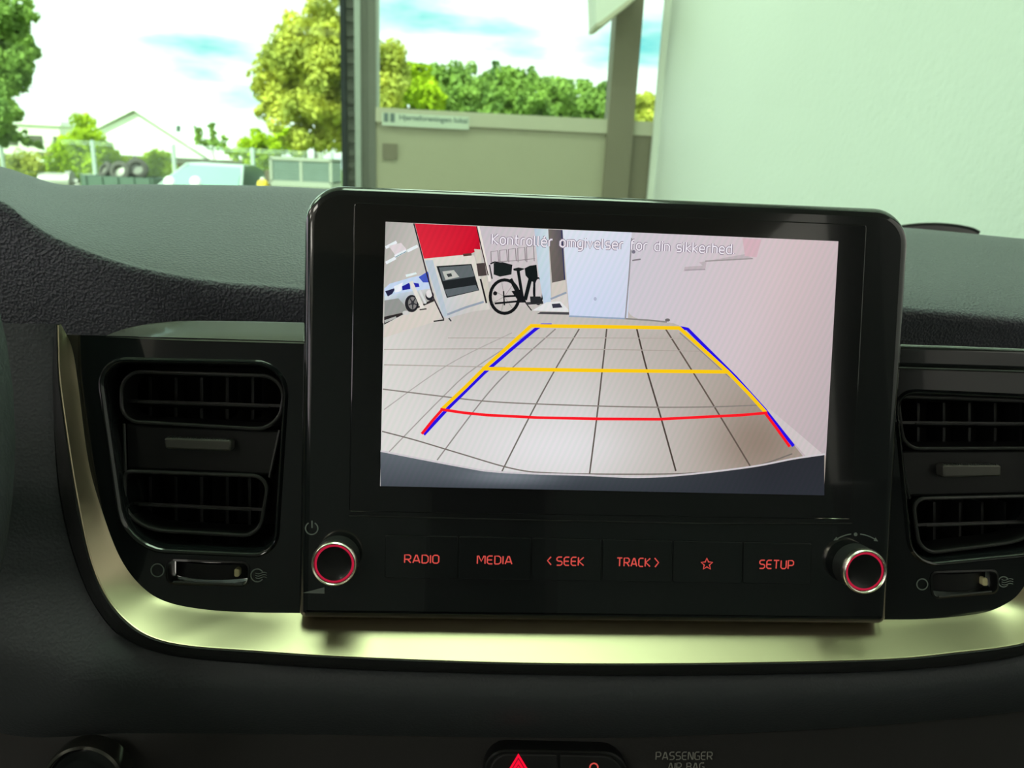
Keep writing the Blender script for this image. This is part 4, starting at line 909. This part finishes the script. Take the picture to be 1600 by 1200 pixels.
# bumper edge at the bottom
be = curve([(594.6, 706), (719, 730), (783, 739), (922, 744), (996, 747), (1070, 743), (1172, 731), (1241, 718), (1289, 711)])
LAY[0] += 1
def bumpc(x, y, t): c = mixc((98, 105, 112), (66, 72, 78), (x - 640) / 250); c = mixc(c, (140, 148, 156), math.exp(-((x - 790) / 80) ** 2 - ((y - 747) / 14) ** 2) * .8); c = mixc(c, (44, 46, 52), (x - 950) / 250); return mixc(c, (46, 50, 58), t * .5)
for i in range(len(be) - 1):
    def bo(x): return 759.5 + (774 - 759.5) * (x - 594) / (1287 - 594)
    (xa, ya), (xb_, yb_) = be[i], be[i + 1]
    xa = max(xa, 594.4); xb_ = min(xb_, 1288)
    for k in range(4):
        q = [(xa, ya + (bo(xa) - ya) * k / 4), (xb_, yb_ + (bo(xb_) - yb_) * k / 4), (xb_, yb_ + (bo(xb_) - yb_) * (k + 1) / 4), (xa, ya + (bo(xa) - ya) * (k + 1) / 4)]
        pic(q, [bumpc(*q[0], k / 4), bumpc(*q[1], k / 4), bumpc(*q[2], (k + 1) / 4), bumpc(*q[3], (k + 1) / 4)], step=False)
picline([(x, y - 1.5) for x, y in be], 2.6, (206, 200, 204))
# trim anything past the display edge is not needed: shapes stay inside
pm = bpy.data.materials.new('lit_display'); pm.use_nodes = True; t_ = pm.node_tree; t_.nodes.clear()
o_ = t_.nodes.new('ShaderNodeOutputMaterial'); e_ = t_.nodes.new('ShaderNodeEmission'); a_ = t_.nodes.new('ShaderNodeVertexColor'); a_.layer_name = 'pixels'
tcn = t_.nodes.new('ShaderNodeTexCoord'); mp_ = t_.nodes.new('ShaderNodeMapping'); mp_.inputs['Rotation'].default_value = (0, math.radians(-24), 0)
wv = t_.nodes.new('ShaderNodeTexWave'); wv.wave_type = 'BANDS'; wv.bands_direction = 'X'; wv.inputs['Scale'].default_value = 150; wv.inputs['Distortion'].default_value = .4
mixn = t_.nodes.new('ShaderNodeMix'); mixn.data_type = 'RGBA'; mixn.inputs[6].default_value = (.94, .985, .965, 1); mixn.inputs[7].default_value = (1.03, .995, 1.025, 1)
mul = t_.nodes.new('ShaderNodeMix'); mul.data_type = 'RGBA'; mul.blend_type = 'MULTIPLY'; mul.inputs[0].default_value = 1
t_.links.new(tcn.outputs['Object'], mp_.inputs[0]); t_.links.new(mp_.outputs[0], wv.inputs['Vector']); t_.links.new(wv.outputs['Fac'], mixn.inputs[0])
t_.links.new(a_.outputs[0], mul.inputs[6]); t_.links.new(mixn.outputs[2], mul.inputs[7]); t_.links.new(mul.outputs[2], e_.inputs[0]); e_.inputs[1].default_value = 1.0; t_.links.new(e_.outputs[0], o_.inputs[0])
# built without normal recalculation so that vertex order keeps its colours
org = ROOT[hu.as_pointer()]
me = bpy.data.meshes.new('camera_picture'); me.from_pydata([tuple(p - org) for p in PIC.v], [], PIC.f); me.update()
ca = me.color_attributes.new('pixels', 'FLOAT_COLOR', 'POINT')
for i, c in enumerate(PC): ca.data[i].color = (*lin(c), 1)
me.materials.append(pm); po = bpy.data.objects.new('camera_picture', me); COL.objects.link(po); po.parent = sg; po['label'] = 'lit reversing-camera picture of a tiled hall'
ROOT[po.as_pointer()] = org
WG = WI + (LAY[0] + 4) * .0000022
def guide(name, col, lines, wd, dw=0):
    gm = glow(name + '_light', lin(col))
    for pts in lines: pxstroke(MB(), pts, wd, WG + dw).build(name, gm, sg)
guide('blue_guide_line', (40, 18, 226), [[(662, 679), (700, 638), (756, 583), (800, 545), (836, 515), (846, 508), (862, 508)], [(1062, 512), (1074, 514), (1112, 552), (1150, 590), (1195, 640), (1240, 697)]], 5.2)
guide('yellow_guide_line', (250, 202, 20), [[(690, 640), (728, 604), (757, 575), (829, 510)], [(828, 509), (940, 510.5), (1062, 512.5)], [(1061, 512), (1090, 538), (1137, 581), (1170, 615), (1197, 645)], [(753, 576), (940, 579), (1138, 581)]], 5.6, .00001)
guide('red_guide_line', (250, 28, 40), [[(688, 639.5), (725, 645), (760, 648.5), (840, 652.5), (935, 654.5), (1030, 655), (1110, 651), (1160, 648.5), (1199, 645)], [(690, 641), (675, 658), (659, 678)], [(1196, 646), (1214, 670), (1234, 698)]], 4.4, .00002)
cap = MB(); cs = 'Kontrollér omgivelser for din sikkerhed.'
sh_ = MB(); lettering(sh_, cs, 960, 381.5, 382, 15, WG + .00003, 4.4, .26); lettering(cap, cs, 960, 381.5, 382, 15, WG + .00006, 2.2, .26)
sh_.build('caption_outline', glow('caption_outline_ink', lin((138, 126, 142))), sg)
cap.build('caption', glow('caption_light', lin((236, 230, 238))), sg, label='white caption lettering')

# --- row of six touch buttons
BX = [601, 716.5, 831, 941, 1051.5, 1161, 1269]
by0 = lambda x: 836 + (x - 600) * 13 / 668
by1 = lambda x: 903 + (x - 600) * 10 / 668
LBL = ['RADIO', 'MEDIA', 'SEEK', 'TRACK', 'star', 'SETUP']
for i in range(6):
    a, b = BX[i] + .9, BX[i + 1] - .9
    bp_ = pxpoly([(a, by0(a)), (b, by0(b)), (b - 1, by1(b)), (a - 1, by1(a))], 2.5, .0006, 3)
    bt = MB().plate(bp_, -.0005, .0006, .0003, 2).build('button', 'piano', hu, smooth=True, label={'star': 'button with a star symbol'}.get(LBL[i], 'button marked ' + LBL[i]))
    w = .00072; mk = MB()
    if LBL[i] == 'RADIO': lettering(mk, 'RADIO', 659, 873.5, 53.0, 12.5, w)
    elif LBL[i] == 'MEDIA': lettering(mk, 'MEDIA', 773, 875, 54.0, 12.5, w)
    elif LBL[i] == 'SEEK': lettering(mk, 'SEEK', 891, 877, 42.0, 13.0, w); pxstroke(mk, [(861, 870), (855.5, 876), (861, 882.5)], 2.0, w)
    elif LBL[i] == 'TRACK': lettering(mk, 'TRACK', 990, 878.5, 52.0, 13.0, w); pxstroke(mk, [(1023, 872), (1029, 879), (1023.5, 886)], 2.0, w)
    elif LBL[i] == 'SETUP': lettering(mk, 'SETUP', 1213.5, 882, 54.0, 13.0, w)
    else:
        pts = []
        for k in range(10):
            r = 9.5 if k % 2 == 0 else 4.2; an = math.radians(-90 + 36 * k); pts.append((1104.5 + r * math.cos(an), 881.5 + r * math.sin(an)))
        pxstroke(mk, pts, 2.0, w, True)
    mk.build('marking', 'red_glow', bt)
# --- two rotary knobs
def knob(px, py, label):
    w = .0095; u, v = UV(px, py, w); s = .00001
    c = L(u, v, -.0035); R_ = 35.0 * abs((CAM - L(u, v, w)).dot(RW[2])) / FPX
    kb = MB().lathe(c, EN, [(R_ * 1.06, 0), (R_ * 1.05, .001), (R_ * 1.02, .0015), (R_ * 1.0, .0105), (R_ * .98, .0112)], 48, False).build('knob', 'matte_black', hu, smooth=True, label=label)
    MB().lathe(c, EN, [(R_ * 1.0, .0096), (R_ * 1.03, .0106), (R_ * 1.035, .0114), (R_ * 1.02, .0122), (R_ * .985, .0129), (R_ * .945, .0132), (R_ * .91, .0130), (R_ * .88, .0124)], 56, False).build('chrome_ring', 'chrome', kb, smooth=True, label='chrome ring')
    MB().lathe(c, EN, [(R_ * .87, .0116), (R_ * .865, .0122), (R_ * .785, .0121), (R_ * .775, .0114)], 56, False).build('light_ring', 'red_ring', kb, smooth=True, label='red glowing ring')
    MB().lathe(c, EN, [(R_ * .78, .0113), (R_ * .77, .0122), (R_ * .74, .0121), (R_ * .5, .0116), (R_ * .2, .0114)], 48).build('cap', 'piano2', kb, smooth=True)
knob(521.5, 882, 'left rotary volume knob'); knob(1353, 894, 'right rotary tuning knob')
w = .0003
pw = pxstroke(MB(), arc(487, 825.5, 9.6, -60, 240, 24), 2.0, w); pxstroke(pw, [(487.5, 813.5), (487.5, 825)], 2.2, w)
pw.build('power_symbol', 'print', hu)
MB().flat([UV(x, y, w) for x, y in ((473, 926.5), (507, 917.5), (507, 927.5))], w).build('volume_wedge', 'print', hu)
tn = pxstroke(MB(), arc(1337, 891, 57, -122, -97, 10), 1.8, w); pxstroke(tn, arc(1337, 891, 57, -83, -58, 10), 1.8, w)
tn.flat([UV(x, y, w) for x, y in arc(1337, 835, 3, 0, 340, 14)], w)
tn.flat([UV(x, y, w) for x, y in ((1302, 844.5), (1307, 838.5), (1310, 843.5))], w); tn.flat([UV(x, y, w) for x, y in ((1372, 846), (1365, 845), (1368, 839.5))], w)
tn.build('tuning_symbol', 'print', hu)

# ================================================================== SWITCHES
sw = thing('switch_panel', W(866, 1270, WP(1270)), 'small switch panel with a lit red hazard triangle', 'switch')
def wplate(c, r, d0, d1, bev):
    wa = WP(1200)
    return MB().plate(pxpoly(c, r, wa, 5), wa + d0, wa + d1, bev, 2)
wplate([(757, 1163), (975, 1167), (990, 1270), (750, 1266)], [34, 34, 20, 20], -.004, .0035, .001).build('bezel', 'piano2', sw, smooth=True)
hb = wplate([(766, 1168), (869, 1170), (872, 1262), (760, 1260)], [28, 4, 4, 16], .002, .0045, .0008).build('hazard_button', 'matte_black', sw, smooth=True)
lb = wplate([(873, 1170), (966, 1172), (980, 1264), (876, 1262)], [4, 28, 16, 4], .002, .0045, .0008).build('lock_button', 'matte_black', sw, smooth=True)
wz = WP(1200) + .0048
tri = lambda k: [(810, 1204 - 27 * k), (810 - 26 * k, 1204 + 16 * k), (810 + 26 * k, 1204 + 16 * k)]
hz = MB().flat([UV(x, y, wz) for x, y in tri(1)], wz); hz.build('hazard_triangle', 'hazard', hb, label='glowing red warning triangle')
pxstroke(MB(), tri(.70), 3.0, wz + .0001, True).build('triangle_line', 'hazard_dark', hb); pxstroke(MB(), tri(.33), 2.4, wz + .0001, True).build('triangle_line', 'hazard_dark', hb)
pl_ = pxstroke(MB(), arc(928, 1199, 6.2, -215, 35, 18), 2.4, wz); pl_.flat([UV(x, y, wz) for x, y in ((919, 1203), (937, 1203), (937, 1217), (919, 1217))], wz)
pl_.build('lock_symbol', 'red_glow', lb)
# start button at the lower left
wz = WP(1230); c = W(130, 1226, wz + .006); sb = thing('start_button', W(130, 1270, wz), 'round gloss black push button at the lower left of the dashboard', 'button')
R_ = 62 * abs((CAM - c).dot(RW[2])) / FPX; c0_ = c - EN * .0035
MB().lathe(c0_, EN, [(R_ * 1.04, -.004), (R_ * 1.03, .0022), (R_, .0036), (R_ * .93, .004), (R_ * .90, .003)], 48, False).build('bezel_ring', mat('dark_chrome', (.16, .16, .14), .22, metal=.9), sb, smooth=True, label='dark chrome ring')
MB().lathe(c0_, EN, [(R_ * .90, .001), (R_ * .89, .0026), (R_ * .8, .003), (R_ * .5, .0026), (R_ * .1, .0024)], 48).build('button_cap', 'piano', sb, smooth=True)
